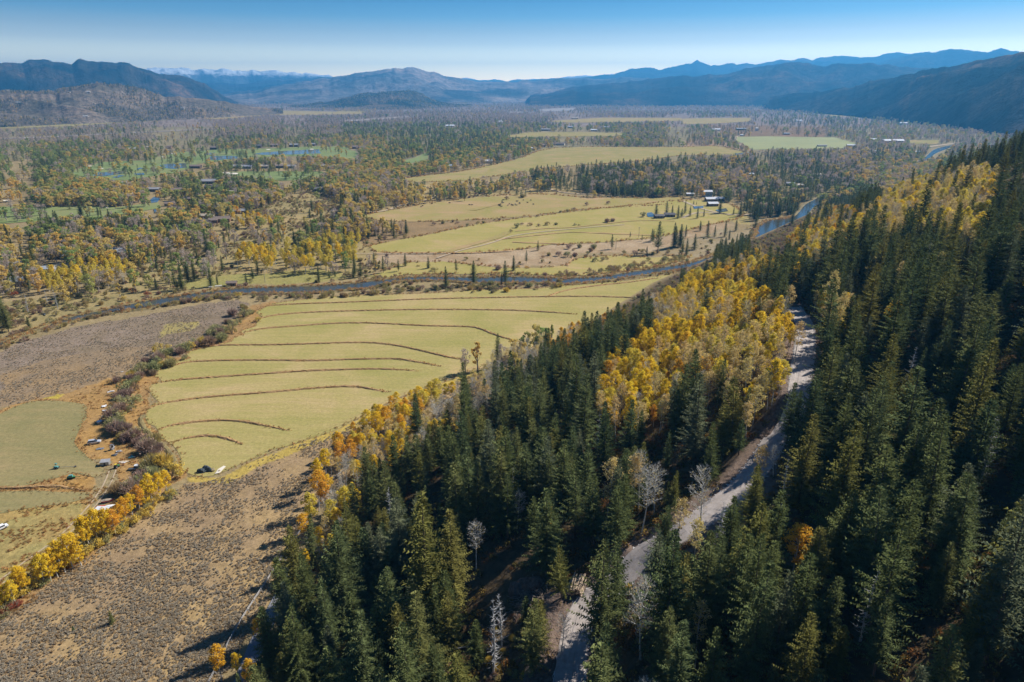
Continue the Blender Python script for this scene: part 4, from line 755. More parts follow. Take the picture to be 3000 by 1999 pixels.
# ---------------------------------------------------------------- instancing of what nobody could count
def scatter(name, me_list, xyz, idx, scl, label, cat, wide=(.82, 1.2)):
    if len(xyz) == 0: return
    col = bpy.data.collections.new(name+'_shapes')
    for i, me in enumerate(me_list):
        o = bpy.data.objects.new('%s_shape_%02d' % (name, i), me); col.objects.link(o)
    me = bpy.data.meshes.new(name); me.vertices.add(len(xyz)); me.vertices.foreach_set('co', np.asarray(xyz, np.float32).ravel())
    a = me.attributes.new('pick', 'INT', 'POINT'); a.data.foreach_set('value', np.asarray(idx, np.int32))
    a = me.attributes.new('size', 'FLOAT', 'POINT'); a.data.foreach_set('value', np.asarray(scl, np.float32))
    a = me.attributes.new('turn', 'FLOAT', 'POINT'); a.data.foreach_set('value', RNG.uniform(0, 6.28, len(xyz)).astype(np.float32))
    a = me.attributes.new('slim', 'FLOAT', 'POINT'); a.data.foreach_set('value', (np.asarray(scl)*RNG.uniform(*wide, len(xyz))).astype(np.float32))
    o = link(name, me)
    g = bpy.data.node_groups.new(name, 'GeometryNodeTree'); g.interface.new_socket('Geometry', in_out='INPUT', socket_type='NodeSocketGeometry'); g.interface.new_socket('Geometry', in_out='OUTPUT', socket_type='NodeSocketGeometry')
    gi = g.nodes.new('NodeGroupInput'); go = g.nodes.new('NodeGroupOutput'); L = g.links.new
    ci = g.nodes.new('GeometryNodeCollectionInfo'); ci.inputs['Collection'].default_value = col; ci.inputs['Separate Children'].default_value = True; ci.inputs['Reset Children'].default_value = True
    ip = g.nodes.new('GeometryNodeInstanceOnPoints'); ip.inputs['Pick Instance'].default_value = True
    def attr(n, t): x = g.nodes.new('GeometryNodeInputNamedAttribute'); x.data_type = t; x.inputs['Name'].default_value = n; return x
    cx = g.nodes.new('ShaderNodeCombineXYZ'); L(attr('turn', 'FLOAT').outputs['Attribute'], cx.inputs[2])
    cs = g.nodes.new('ShaderNodeCombineXYZ'); sl_ = attr('slim', 'FLOAT'); L(sl_.outputs['Attribute'], cs.inputs[0]); L(sl_.outputs['Attribute'], cs.inputs[1]); L(attr('size', 'FLOAT').outputs['Attribute'], cs.inputs[2])
    L(gi.outputs[0], ip.inputs['Points']); L(ci.outputs[0], ip.inputs['Instance']); L(attr('pick', 'INT').outputs['Attribute'], ip.inputs['Instance Index'])
    L(cx.outputs[0], ip.inputs['Rotation']); L(cs.outputs[0], ip.inputs['Scale']); L(ip.outputs[0], go.inputs[0])
    md = o.modifiers.new('scatter', 'NODES'); md.node_group = g
    return tag(o, label, cat, kind='stuff')

# ---------------------------------------------------------------- choose where trees stand
TREES = []   # dict rows: kind, shape index, tone, x, y, z, scale, score
rows = {k: [] for k in ('con','asp','rnd','shr')}   # (x, y, z, shape, tone, scale)
def add(kind, x, y, z, shape, tone, sc): rows[kind].append((x, y, z, shape, tone, sc))
def inview(x, y, z, h, mu=90, lo=2110):
    u, v, d = proj(x, y, z+h*.5); u2, v2, d2 = proj(x, y, z)
    return (y > 15) & (u > -mu) & (u < 3000+mu) & (v < lo) & (v2 > 150)
# hillside forest
A1 = [(1780,900),(1860,850),(2000,800),(2180,800),(2240,850),(2330,930),(2335,1100),(2300,1210),(2200,1250),(2100,1150),(2000,1130),(1900,1230),(1820,1260),(1740,1190),(1790,1060),(1850,1000),(1920,950),(1900,900)]
A2 = [(2290,770),(2400,700),(2520,640),(2600,560),(2700,510),(2880,490),(2920,540),(2900,640),(2860,690),(2700,670),(2560,700),(2450,740),(2350,770)]
A3 = [(925,1520),(940,1350),(1100,1190),(1340,1120),(1360,1230),(1200,1330),(1060,1400),(1010,1560),(930,1620)]
A4 = [(1360,1120),(1500,1010),(1620,980),(1560,1080),(1400,1220)]
A5 = [(1590,1010),(1640,940),(1800,880),(1840,900),(1740,960),(1650,1020)]
A6 = [(2300,700),(2360,600),(2440,590),(2540,630),(2420,740),(2250,790),(2120,830),(2080,800),(2200,740)]
A7 = [(2300,860),(2500,850),(2480,960),(2400,960),(2340,920)]
GAP = [(1330,2100),(1330,1940),(1400,1850),(1520,1770),(1600,1700),(1700,1680),(1740,1720),(1640,1800),(1600,1900),(1580,2100)]
GAP2 = [(1700,2050),(1760,1830),(1860,1700),(1960,1640),(1900,1800),(1860,2000)]
GAPF = [(2560,600),(2800,545),(2960,490),(3060,480),(3060,560),(2900,600),(2700,640)]
OPEN_WATERSIDE = [[(2185,665),(2230,640),(2330,635),(2340,600),(2395,585),(2400,615),(2335,665),(2305,700),(2305,750),(2260,755),(2205,705)], [(2700,470),(2725,435),(2780,418),(2795,425),(2750,465)],
  [(1700,838),(2000,797),(1990,812),(1935,848),(1895,866),(1865,898),(1800,912),(1700,960)], [(2000,770),(2090,745),(2090,760),(2010,790)]]
def kept_open(x, y, z, hs):
    m = np.zeros(len(x), bool)
    for h in hs:
        u, v, _ = proj(x, y, z+h)
        for P in OPEN_WATERSIDE: m |= inside(u, v, P)
    return m
def hill_forest():
    sp = 5.5; gx, gy = np.meshgrid(np.arange(-90, 760, sp), np.arange(10, 1000, sp)); gx = gx+RNG.uniform(-.42,.42,gx.shape)*sp; gy = gy+RNG.uniform(-.42,.42,gy.shape)*sp
    x, y = gx.ravel(), gy.ravel(); s, _ = polydist(x, y, TOE); z = terr(x, y)
    ok = (s > -14) & (s < 330) & ((z > 1.0) | (s < 40)); x, y, z, s = x[ok], y[ok], z[ok], s[ok]
    ok = inview(x, y, z, 18, 1500, 2500); x, y, z, s = x[ok], y[ok], z[ok], s[ok]
    d, _ = road_dist(x, y); ld = np.abs(polydist(x, y, LOWW)[0]); u, v, dep = proj(x, y, z+9.0); ub, vb, _ = proj(x, y, z)
    rnd = RNG.random(len(x)); dn = fbm(x/22., y/22., 8, 3); sizen = fbm(x/30., y/30., 15, 3)
    ins = {k: inside(u, v, P) for k, P in dict(A1=A1, A2=A2, A3=A3, A4=A4, A5=A5, A6=A6, A7=A7).items()}
    RP = np.array(ROADPX); rdp = np.minimum.reduce([np.abs(polydist(*proj(x, y, z+q)[:2], [tuple(t) for t in ROADPX])[0]) for q in (4., 9., 14.)]); gap = inside(ub, vb, GAP) | inside(ub, vb, GAP2); gapf = inside(ub, vb, GAPF)
    riv = inside(ub, vb, RIVER)|inside(ub, vb, HAY); shut = kept_open(x, y, z, (0, 3, 6, 9, 12))
    for i in range(len(x)):
        if d[i] < 4.6 or riv[i] and z[i] < 1: continue
        if shut[i] and s[i] > -6 and RNG.random() < .75: add('shr', x[i], y[i], z[i], int(RNG.integers(0, 5)), RNG.choice(['willow_gold','willow_green','willow','willow_bare']), .45+.7*RNG.random())
        if ld[i] < 3.2 or shut[i]: continue
        if s[i] < 4 and not (ins['A3'][i] or ins['A4'][i] or ins['A5'][i]): continue
        r = rnd[i]; k = None; tone = 'gold'
        if y[i] > 440 and s[i] < 15 and RNG.random() < .8: continue
        farsc = 1-.28*float(sm(250, 480, dep[i]))
        if ins['A1'][i]:
            k = 'con' if r > .965 else None
            q = dn[i]+RNG.uniform(-.12,.12); tone = 'gold' if q > .46 else 'orange' if q > .40 else 'lemon' if u[i] > 2150 or v[i] < 900 else 'thin'
            if u[i] > 2080 and v[i] > 1000: tone = 'lemon' if RNG.random() < .45 else 'thin'
        elif ins['A2'][i]:
            k = 'con' if r > .92 else None; tone = RNG.choice(['gold','lemon','gold','orange','thin'])
        elif ins['A6'][i]:
            k = 'con' if r > .78 else None; tone = RNG.choice(['orange','thin','gold','bare','lemon'])
        elif ins['A7'][i]:
            k = 'con' if r > .6 else None; tone = RNG.choice(['lemon','thin','gold'])
        elif ins['A3'][i]:
            left = (u[i]-930)*.5+(1500-v[i])*.6 < 190
            k = 'con' if (r > .85 and s[i] > 14) else None
            tone = RNG.choice(['orange','gold','orange']) if s[i] < 1 else RNG.choice(['bare','bare','thin','orange'])
        elif ins['A4'][i]:
            k = 'con' if r > .88 and s[i] > 8 else None; tone = RNG.choice(['bare','bare','thin'])
        elif ins['A5'][i]:
            k = None
        elif gap[i]:
            k = 'con' if r < .10 else None
        elif gapf[i]:
            k = 'con' if r < .06 else 'asp' if r > .9 else None; tone = 'thin'
        else:
            pc = .80 if dn[i] > .36 else .5
            if dep[i] < 210: pc *= .86
            k = 'con' if r < pc else 'asp' if r > .972 else None; tone = RNG.choice(['thin','bare','orange','gold','thin','bare'])
            if s[i] < 5 and k == 'con' and y[i] < 300: k = None
        if k is None: continue
        if k == 'con':
            shp = int(RNG.integers(0, 9)); sc = (.52+.78*RNG.random()**.85)*(.80+.45*sizen[i])
            sc *= farsc
            if rdp[i] < 34 and RNG.random() < .9: continue
            if RNG.random() < .16: sc *= .55
            if d[i] < 9 and RNG.random() < .5: sc *= .7
            tn = RNG.choice(['dark','dark','dark','olive','grey'], p=[.26,.26,.24,.10,.14]); add('con', x[i], y[i], z[i], shp, tn, sc)
        else:
            shp = int(RNG.integers(0, 6)) if tone in ('gold','orange','lemon') else int(RNG.integers(0, 3)); add('asp', x[i], y[i], z[i], shp, tone, (.75+.4*RNG.random())*(1-.5*(1-farsc)))
hill_forest()
def aspen_groves():
    sp = 3.5; gx, gy = np.meshgrid(np.arange(-90, 480, sp), np.arange(90, 760, sp)); x = (gx+RNG.uniform(-.45,.45,gx.shape)*sp).ravel(); y = (gy+RNG.uniform(-.45,.45,gy.shape)*sp).ravel()
    s, _ = polydist(x, y, TOE); ok = (s > -16) & (s < 260); x, y, s = x[ok], y[ok], s[ok]; z = terr(x, y); d, _ = road_dist(x, y); ok = (d > 4.5) & inview(x, y, z, 12, 200); x, y, z, s = x[ok], y[ok], z[ok], s[ok]
    u, v, dep = proj(x, y, z+7.5); ub, vb, _ = proj(x, y, z); wob = (fbm(x/8., y/8., 21, 3)-.5)*60; shut = kept_open(x, y, z, (0, 3, 6, 9)); dn = fbm(x/20., y/20., 8, 3); fsc = 1-.14*sm(250, 480, dep); r = RNG.random(len(x))
    for P, dens, tones in ((A1, .80, None), (A2, .85, ['gold','lemon','lemon','thin','thin','bare']), (A3, .72, 'edge'), (A4, .50, ['bare','bare','thin']), (A5, .62, ['orange','thin','orange','bare']), (A6, .5, ['orange','thin','gold','bare','lemon']), (A7, .42, ['lemon','thin','gold'])):
        m = inside(u+wob, v+wob*.6, P) & (r < dens) & ~inside(ub, vb, HAY) & ~shut
        for i in np.nonzero(m)[0]:
            if tones is None:
                q = dn[i]+RNG.uniform(-.10,.10); tone = 'gold' if q > .47 else 'lemon' if q > .42 else 'thin' if RNG.random() < .65 else 'orange'
                if RNG.random() < .12: tone = RNG.choice(['bare','thin'])
                if u[i] > 2080 and v[i] > 960: tone = RNG.choice(['lemon','thin','thin','gold'])
                if v[i] < 880: tone = RNG.choice(['gold','lemon','gold'])
                if 870 < v[i] < 960 and u[i] < 2150: tone = RNG.choice(['thin','bare','thin','gold'])
            elif tones == 'edge': tone = RNG.choice(['orange','gold','gold','thin','lemon']) if s[i] < 1.0 else RNG.choice(['bare','bare','bare','thin','thin','gold'] if v[i] < 1420 else ['gold','lemon','thin','bare'])
            else: tone = RNG.choice(tones)
            shp = int(RNG.integers(0, 6)) if tone in ('gold','orange','lemon') else int(RNG.integers(0, 3)); add('asp', x[i], y[i], z[i], shp, tone, (.62+.42*RNG.random())*fsc[i])
aspen_groves()
# single conifers, shrubs and groves of the valley floor that the photo shows one by one
def putpx(kind, u, v, hpx, shape, tone, nominal):
    x, y = gp(u, v); _, _, dep = proj(x, y, 0); h = hpx*dep/F/math.cos(math.atan2(H, math.hypot(x, y))); add(kind, x, y, 0.0, shape, tone, h/nominal)
HN_C = [s['h'] for s in CONSPEC]
for (x, y, h) in ((722,930,150),(912,905,165),(1130,912,172),(1187,810,105),(792,825,95),(600,795,85),(442,778,90),(228,775,90),(290,825,115),(135,850,95),(395,815,85),(1275,760,90),(1355,670,70),(1865,660,100),(1990,585,45),(2140,610,90),(2180,690,215),(2290,650,170),(2335,640,150),(1105,915,90),(85,860,70),(2072,605,45),(2170,430,80),(2240,430,100),(2280,425,70),(2320,450,90),(2345,440,60),(2150,602,80),(2300,655,150),(2335,645,120),(2350,700,90),(2105,700,60),(1560,600,0.1),(640,270,60),(760,280,70),(850,330,90),(700,270,60),(980,270,60),(1020,275,60),(1060,270,55),(1130,280,60),(1210,290,70),(1240,300,50),(1270,300,60)):
    u, v = m1(x, y); s_ = random.choice((0,2,5,6,3)); putpx('con', u, v, h*.425, s_, 'dark', HN_C[s_])
for (x, y, h) in ((1455,920,130),(1500,905,70),(1745,865,80),(1780,840,110),(2200,890,110),(2270,860,55),(2310,855,45),(1225,945,75),(1250,930,60),(1700,895,70),(1080,940,90),(2030,620,90),(1510,660,70),(70,950,90),(30,1200,330),(10,1150,260),(60,1230,200),(760,740,60),(400,1060,60)):
    u, v = c4(x, y); s_ = random.choice((0,2,5,8)); putpx('con', u, v, h*.425, s_, 'dark', HN_C[s_])
for (x, y, h) in ((15,580,90),(50,600,70),(75,520,30),(100,615,80),(145,600,50),(95,520,25),(255,580,100),(350,590,60),(395,600,100),(480,590,90),(500,680,100),(540,590,90),(600,580,110),(660,600,100),(750,670,130),(170,740,110),(220,740,80),(290,740,110),(365,700,80),(20,740,80),(25,870,120),(80,830,110),(260,800,60),(120,700,70),(320,760,70),(440,560,80),(560,560,90),(620,540,100),(700,560,90),(790,560,110)):
    if h: u, v = m2(x, y-0); putpx('con', u, v, h*.425, 0, 'dark', HN_C[0])
putpx('con', 329, 1828, 38, 7, 'dark', HN_C[7]); putpx('con', 216, 1850, 16, 7, 'dark', HN_C[7])
def grove(P, n, kind, tones, smin, smax, shapes=6):
    xs = np.array(P); c = 0; k = 0
    while c < n and k < n*60:
        k += 1; u = random.uniform(xs[:,0].min(), xs[:,0].max()); v = random.uniform(xs[:,1].min(), xs[:,1].max())
        if inside(np.array([u]), np.array([v]), P)[0]: x, y = gp(u, v); add(kind, x, y, 0.0, random.randrange(shapes), random.choice(tones), random.uniform(smin, smax)); c += 1
grove(YGROVE, 120, 'asp', ['lemon','gold','lemon'], .85, 1.25); grove(YGROVE2, 120, 'asp', ['lemon','gold','lemon'], .6, .95)
grove(C(0,450,.425,[(740,900),(760,850),(900,850),(900,890),(860,920),(760,925)]), 16, 'asp', ['bare'], .55, .7, 3)
grove(C(0,450,.425,[(1560,480),(1600,420),(1900,480),(1920,520),(1700,540)]), 30, 'asp', ['orange','gold','thin'], .7, .95, 3)
# aspens at the lower left
for u, v, hp in ((490,1450,62),(470,1462,70),(450,1475,80),(428,1490,84),(410,1500,70),(438,1462,60),(392,1520,66),(375,1535,70),(352,1545,62),(340,1570,72),(312,1582,84),(290,1592,92),(268,1610,90),(250,1612,80),(328,1560,60),(300,1560,60),(240,1660,84),(215,1668,92),(192,1680,96),(170,1692,92),(150,1704,90),(225,1640,70),(130,1716,84),(112,1720,70),(180,1660,70),(85,1740,74),(66,1752,80),(45,1770,70),(25,1780,58),(8,1790,50),(-20,1800,60)):
    putpx('asp', u, v, hp*.95, 5 if random.random() < .6 else 2, random.choice(['gold','gold','orange']) if u > 240 and u < 420 else 'gold', 9.5)
for _i in range(110):
    _t = random.random(); _u = -20+530*_t; _v = 1800-348*_t+random.gauss(0, 7)-4; _x, _y = gp(_u, _v); add('shr', _x, _y, 0.0, random.randrange(3), random.choice(['willow_gold','willow_gold','willow_green']), random.uniform(.5,1.3))
# creek willows
CREEK = [(735,892),(722,925),(700,950),(655,978),(610,998),(575,1012),(540,1030),(500,1045),(462,1065),(430,1085),(395,1108),(370,1130),(358,1160),(365,1190),(350,1215),(345,1245),(358,1275),(400,1292),(435,1315),(458,1345),(475,1375),(460,1405),(425,1420),(390,1440),(370,1465)]
for a, b in zip(CREEK[:-1], CREEK[1:]):
    A = np.array(a); B = np.array(b); n = max(3, int(np.linalg.norm(B-A)/8)+1)
    for i in range(n):
        q = A+(B-A)*(i+random.random())/n+np.array((random.gauss(0,22), random.gauss(0,6))); x, y = gp(*q); k = random.random()
        add('shr', x, y, 0.0, random.randrange(5) if k < .5 else 3+random.randrange(2), 'willow_bare' if k > .6 else 'willow_green' if k < .35 else random.choice(['willow','willow_gold']), random.uniform(.9,2.4))
for i in range(46):   # far bank of the river
    u = random.uniform(1640, 2000); v = np.interp(u, [1640,1722,1807,1892,2000], [816,810,798,783,768])-random.uniform(0,14); x, y = gp(u, v); add('shr', x, y, 0.0, random.randrange(3), random.choice(['willow_green','willow']), random.uniform(.8,1.6))
for i in range(95):   # shrub island on the near side
    u = random.uniform(1060, 1640); v = np.interp(u, [1060,1150,1300,1450,1640], [870,852,850,848,838])-random.uniform(0,16)+random.uniform(0,12); x, y = gp(u, v); add('shr', x, y, 0.0, random.randrange(5), random.choice(['willow_green','willow_gold','willow_bare','willow']), random.uniform(.7,1.5))
for i in range(70):
    u = random.uniform(480, 1060); v = np.interp(u, [480,640,760,900,1060], [902,880,878,876,872])-random.uniform(0,10); x, y = gp(u, v); add('shr', x, y, 0.0, random.randrange(5), random.choice(['willow_green','willow_gold','willow_bare','willow_gold']), random.uniform(.6,1.4))
for (x, y, w_) in ((1212,505,60),(1245,490,30),(1300,495,40),(1360,500,30),(1420,490,45),(1480,490,30),(1170,540,35),(1610,495,25),(1640,497,20),(770,470,30),(800,480,30),(870,500,40),(820,510,30),(1090,460,30),(1060,460,25),(1355,435,30),(640,490,40),(700,480,40),(1830,470,50),(1870,465,40),(1570,650,60),(1640,645,50),(1740,650,60),(1720,670,50),(1600,665,30),(1430,700,40),(1500,700,60),(1560,705,70),(1610,705,50),(1800,735,50),(1750,740,50),(1830,728,30),(1950,690,50),(2020,695,60),(2080,680,50),(2120,735,50),(860,730,40),(950,735,30),(315,705,35),(330,800,30),(640,805,50),(1080,795,60),(1345,835,25),(1405,840,45),(1505,830,50),(1195,835,40),(2080,430,60),(265,585,50),(300,590,40),(440,580,50),(1510,405,25),(1560,400,40),(1600,385,30),(1690,355,40),(1840,345,40),(1140,315,40),(1250,300,50),(940,480,30),(980,478,30),(530,780,20),(600,790,20)):
    u, v = m1(x, y); X, Y = gp(u, v+w_*.06); dep = proj(X, Y, 0)[2]; add('shr', X, Y, 0.0, random.randrange(5), random.choice(['willow_green','willow','willow_bare']), max(.7, w_*.425*dep/F/4.0))
for (x, y, w_) in ((920,955,60),(1025,975,60),(1120,860,30),(1170,855,40),(95,975,60),(60,975,40),(1160,890,30),(680,1105,40),(830,1085,80),(960,1060,60),(1020,1055,60),(1590,990,60),(1380,1010,70),(1440,1010,50),(2240,980,50),(180,1165,40),(110,1190,60),(90,1250,60),(500,1075,50),(610,1020,50),(730,1000,40),(860,1010,60),(1730,885,40),(1320,945,30),(2130,870,40),(2290,880,40)):
    u, v = c4(x, y); X, Y = gp(u, v+3); dep = proj(X, Y, 0)[2]; tn = 'willow_red' if (x, y) in ((920,955),(1025,975),(1120,860),(1170,855),(95,975)) else random.choice(['willow_green','willow','willow_gold']); add('shr', X, Y, 0.0, random.randrange(3), tn, max(.7, w_*.425*dep/F/4.0))
for u, v in ((0,1800),(15,1795),(30,1788),(45,1782),(8,1812),(-15,1815),(55,1776),(20,1806)):
    x, y = gp(u, v); add('shr', x, y, 0.0, random.randrange(3), 'willow_red', random.uniform(.5,.8))
# the rest of the valley, by zones
def valley():
    xs, ys = [], []; r = 150.
    while r < 13000:
        sp = 5.4 if r < 800 else min(r*.0066, 50); ro = r+sp*.95; n = int(r*R(88)/sp); th = np.linspace(-R(44), R(44), max(2, n))+RNG.uniform(-.5,.5,max(2, n))*sp/r; rr = r+RNG.uniform(-.5,.5,len(th))*sp; xs.append(rr*np.sin(th)); ys.append(rr*np.cos(th)); r = ro
    x = np.concatenate(xs); y = np.concatenate(ys); u, v, dep = proj(x, y, 0*x); s, _ = polydist(x, y, TOE)
    hz = terr(x, y); s = np.where((hz < .8) & (y > 760), -50., s)
    ok = (u > -150) & (u < 3120) & (v < 1100) & (hz < .8); x, y, u, v, dep, s = x[ok], y[ok], u[ok], v[ok], dep[ok], s[ok]
    sc_n = np.clip(dep/500., 1, 8); nz = fbm(x/(40*sc_n), y/(40*sc_n), 12, 4); n2 = fbm(x/(90*sc_n**.7), y/(90*sc_n**.7), 44, 3)
    clr = np.zeros(len(x), bool)
    hp = 9.5*F/dep
    for P in CLEAR: clr |= inside(u, v, P)
    for P in (M_A, M_B, M_C, M_E, M_F, G1, G2, G3, G5, G6, G7, MR, M_L, M_T, F1, F2, F3, F4, F5, F6, F7, [q for q in RN if q[0] < 2330]+[q for q in RS if q[0] < 2330][::-1])+tuple(PONDS)+tuple(GBARS): clr |= inside(u, v-hp, P) | inside(u, v-hp*.5, P)
    Q = np.zeros((len(x), 6)); Q[:] = (.30,.25,.22,.15,.05,.0); dens = np.full(len(x), .85)   # con, green, gold, bare, shrub, aspen
    def z(P, q, d): m = inside(u, v, P); Q[m] = q; dens[m] = d
    z([(1060,560),(2220,560),(2220,900),(-300,1200),(-300,860),(480,760)], (.04,.02,.03,.02,.89,0), .16)
    z([(-999,250),(3999,250),(3999,372),(-999,372)], (.10,.04,.05,.81,0,0), .9)
    z([(-999,372),(1050,372),(1050,435),(-999,435)], (.07,.05,.14,.74,0,0), .95)
    z([(1000,366),(2050,366),(2050,445),(1000,445)], (.28,.32,.14,.24,.02,0), .9)
    z([(1950,340),(3100,320),(3100,450),(1950,450)], (.28,.22,.10,.35,.05,0), .62)
    z([(0,430),(1000,400),(1250,440),(1560,440),(1400,500),(1200,520),(1100,560),(900,600),(0,760)], (.22,.30,.30,.18,0,0), .88)
    z([(1100,390),(1600,400),(1560,450),(1400,500),(1250,520),(1050,520)], (.36,.38,.20,.06,0,0), .95)
    z([(-200,560),(600,590),(800,640),(500,760),(300,860),(-200,900)], (.34,.24,.26,.16,0,0), .9)
    z([(700,570),(1060,560),(1160,540),(1200,560),(1060,620),(900,640),(760,640)], (.22,.14,.44,.20,0,0), .9)
    z([(-200,420),(250,430),(300,500),(0,520),(-200,520)], (.15,.45,.25,.15,0,0), .9)
    z([(-200,520),(340,520),(360,600),(100,610),(-200,600)], (.16,.32,.42,.10,0,0), .85)
    z(RIPAR, (.04,.03,.035,.03,.865,0), .42); z(RIPAR2, (.22,.08,.14,.06,.5,0), .5); z(RIPAR3, (.03,.0,.01,.01,.95,0), .25)
    z([(1000,600),(1080,620),(1250,645),(1240,680),(1080,700),(1000,690)], (.1,.10,.5,.15,.15,0), .55)
    z(CONBLOCK, (.72,.05,.09,.12,.02,0), .95)
    z([(2150,440),(2500,440),(2560,460),(2450,510),(2300,500),(2100,480)], (.30,.06,.24,.40,0,0), .9)
    z([(2000,535),(2500,500),(2500,560),(2350,580),(2150,560)], (.58,.05,.10,.27,0,0), .9)
    z([(2050,365),(2420,372),(2420,404),(2150,404)], (.25,.1,.05,.2,.4,0), .25)
    z(M_F, (.2,0,0,0,.8,0), .03); z(G4, (.2,.3,.3,.1,.1,0), .2)
    z([(1470,560),(1700,565),(1800,575),(1600,580),(1460,580)], (.1,0,.1,0,.8,0), .2)
    z([(1980,600),(2060,580),(2170,600),(2190,640),(2060,640)], (.75,.05,.1,.0,.1,0), .22)
    z([(1280,498),(1620,440),(1650,425),(1720,425),(1850,420),(1580,436),(1510,472),(1385,500)], (.3,.2,.3,.2,0,0), .6)
    z([(440,790),(640,735),(900,735),(970,800),(900,830),(640,850),(480,860)], (.22,.30,.06,.12,.30,0), .34)
    z([(500,700),(560,680),(1000,680),(1000,730),(640,740)], (.2,.2,.2,.2,.2,0), .3)
    z(YGROVE, (.04,.1,0,0,.1,0), .15); z(YGROVE2, (.05,0,0,0,.1,0), .1)
    z([(520,838),(700,828),(900,815),(1050,800),(1060,770),(850,800),(600,820)], (.4,.1,.1,.1,.3,0), .10)
    for hu, hv, hl in HOUSES:
        clr |= (np.abs(u-hu) < (hl*.5+1)*F/dep) & (v > hv-7*F/dep*.25) & (v-hv < hp*.8) & ((v-hv < 2.5*F/dep) | (RNG.random(len(u)) < .55))
    clr |= kept_open(x, y, 0*x, (0, 3, 6, 9))
    keep = (~clr) & (RNG.random(len(x)) < dens*np.clip((nz-.31)*5.5, .15, 1.2)) & (s < 4)
    # lone golf-course trees on the fairways
    gf = np.zeros(len(x), bool)
    for P in (G1, G2, G3, G5): gf |= inside(u, v, P)
    pw = np.zeros(len(x), bool)
    for P in PONDS: pw |= inside(u, v, P)
    keep |= gf & ~pw & (RNG.random(len(x)) < .13) & (s < 4)
    Q[gf] = (.5,.28,.17,.05,0,0)
    x, y, u, v, dep, Q, n2 = x[keep], y[keep], u[keep], v[keep], dep[keep], Q[keep], n2[keep]
    Q = Q*np.stack([.1+2.3*np.clip((n2-.32)*2.6, 0, 1), np.ones_like(n2), 1.8-1.6*np.clip((n2-.25)*2.2, 0, 1), 1.5-1.1*np.clip((n2-.25)*2, 0, 1), np.ones_like(n2), np.ones_like(n2)], 1)
    cs = np.cumsum(Q, 1); cs /= cs[:,-1:]; k = (RNG.random(len(x))[:,None] > cs).sum(1)
    rs_ = RNG.random(len(x)); big = 1+.25*sm(1500, 5000, dep)
    for i in range(len(x)):
        kk = k[i]
        if kk == 0: add('con', x[i], y[i], 0.0, int(rs_[i]*9), 'valley', (.52+.50*RNG.random()**1.4)*big[i])
        elif kk == 4: add('shr', x[i], y[i], 0.0, int(rs_[i]*5), 'willow', (.5+.8*RNG.random()))
        elif kk == 5: add('asp', x[i], y[i], 0.0, int(rs_[i]*3), 'gold', .9)
        else: add('rnd', x[i], y[i], 0.0, int(rs_[i]*6), ('','green','ochre','bare')[kk], (.78+.50*RNG.random())*big[i])
valley()
def slope_trees(V, n, mix, dens_seed):
    """trees standing on a hill mesh"""
    out = []; nv_, nu_ = V.shape[:2]
    for _ in range(n):
        i = random.randrange(nv_*74//100-2); j = random.randrange(nu_-1); a = V[i, j]; b = V[i+1, j+1]; t = random.random(); q = a+(b-a)*t
        if fbm(np.array([q[0]/260.]), np.array([q[1]/260.]), dens_seed, 4)[0] < .47: continue
        out.append(q)
    for q in out:
        r = random.random()
        if r < mix[0]: add('con', q[0], q[1], q[2]-1, random.randrange(9), 'valley', random.uniform(.6,1.0))
        else: add('rnd', q[0], q[1], q[2]-1, random.randrange(6), 'ochre' if r > mix[1] else 'bare', random.uniform(.5,.9))
slope_trees(BUT, 9000, (.30,.80), 5); slope_trees(BUT2, 7000, (.6,.85), 6)

def hillpx(kind, u, v, hpx, shape, tone, nominal):
    x, y = hit(u, v, terr); z = T(x, y); dep = proj(x, y, z)[2]; add(kind, x, y, z, shape, tone, hpx*dep/F/.82/nominal)
for u, v, h, k, tn in ((1748,1912,330,6,'dark'),(1800,1847,260,6,'dark'),(1645,1761,165,6,'olive'),(1974,1855,235,6,'olive'),(1940,1690,205,5,'dark'),(2081,1855,150,0,'dark'),(2255,1985,320,6,'grey'),(1967,1999,130,7,'olive'),(1560,1990,240,3,'dark'),(1573,1925,170,6,'olive'),
        (2304,1305,165,3,'dark'),(2322,1310,150,0,'dark'),(1820,1560,160,4,'dark'),(2080,1400,150,0,'dark'),(2200,1545,170,0,'olive'),(2400,1940,250,2,'dark'),(2440,1700,260,5,'dark'),(2850,1950,300,2,'olive'),(2230,1800,220,2,'dark'),(2120,1700,230,5,'dark'),(880,2000,200,2,'olive'),(1010,1840,300,5,'dark'),(1260,1870,420,8,'olive'),(1330,1800,300,1,'olive'),(1120,1990,220,0,'dark'),(1230,1999,110,7,'dark'),(2620,1560,240,5,'olive'),(2780,1640,260,6,'grey'),(2560,1330,230,5,'olive'),(2660,1380,210,2,'dark')):
    hillpx('con', u, v, h, k, tn, HN_C[k])
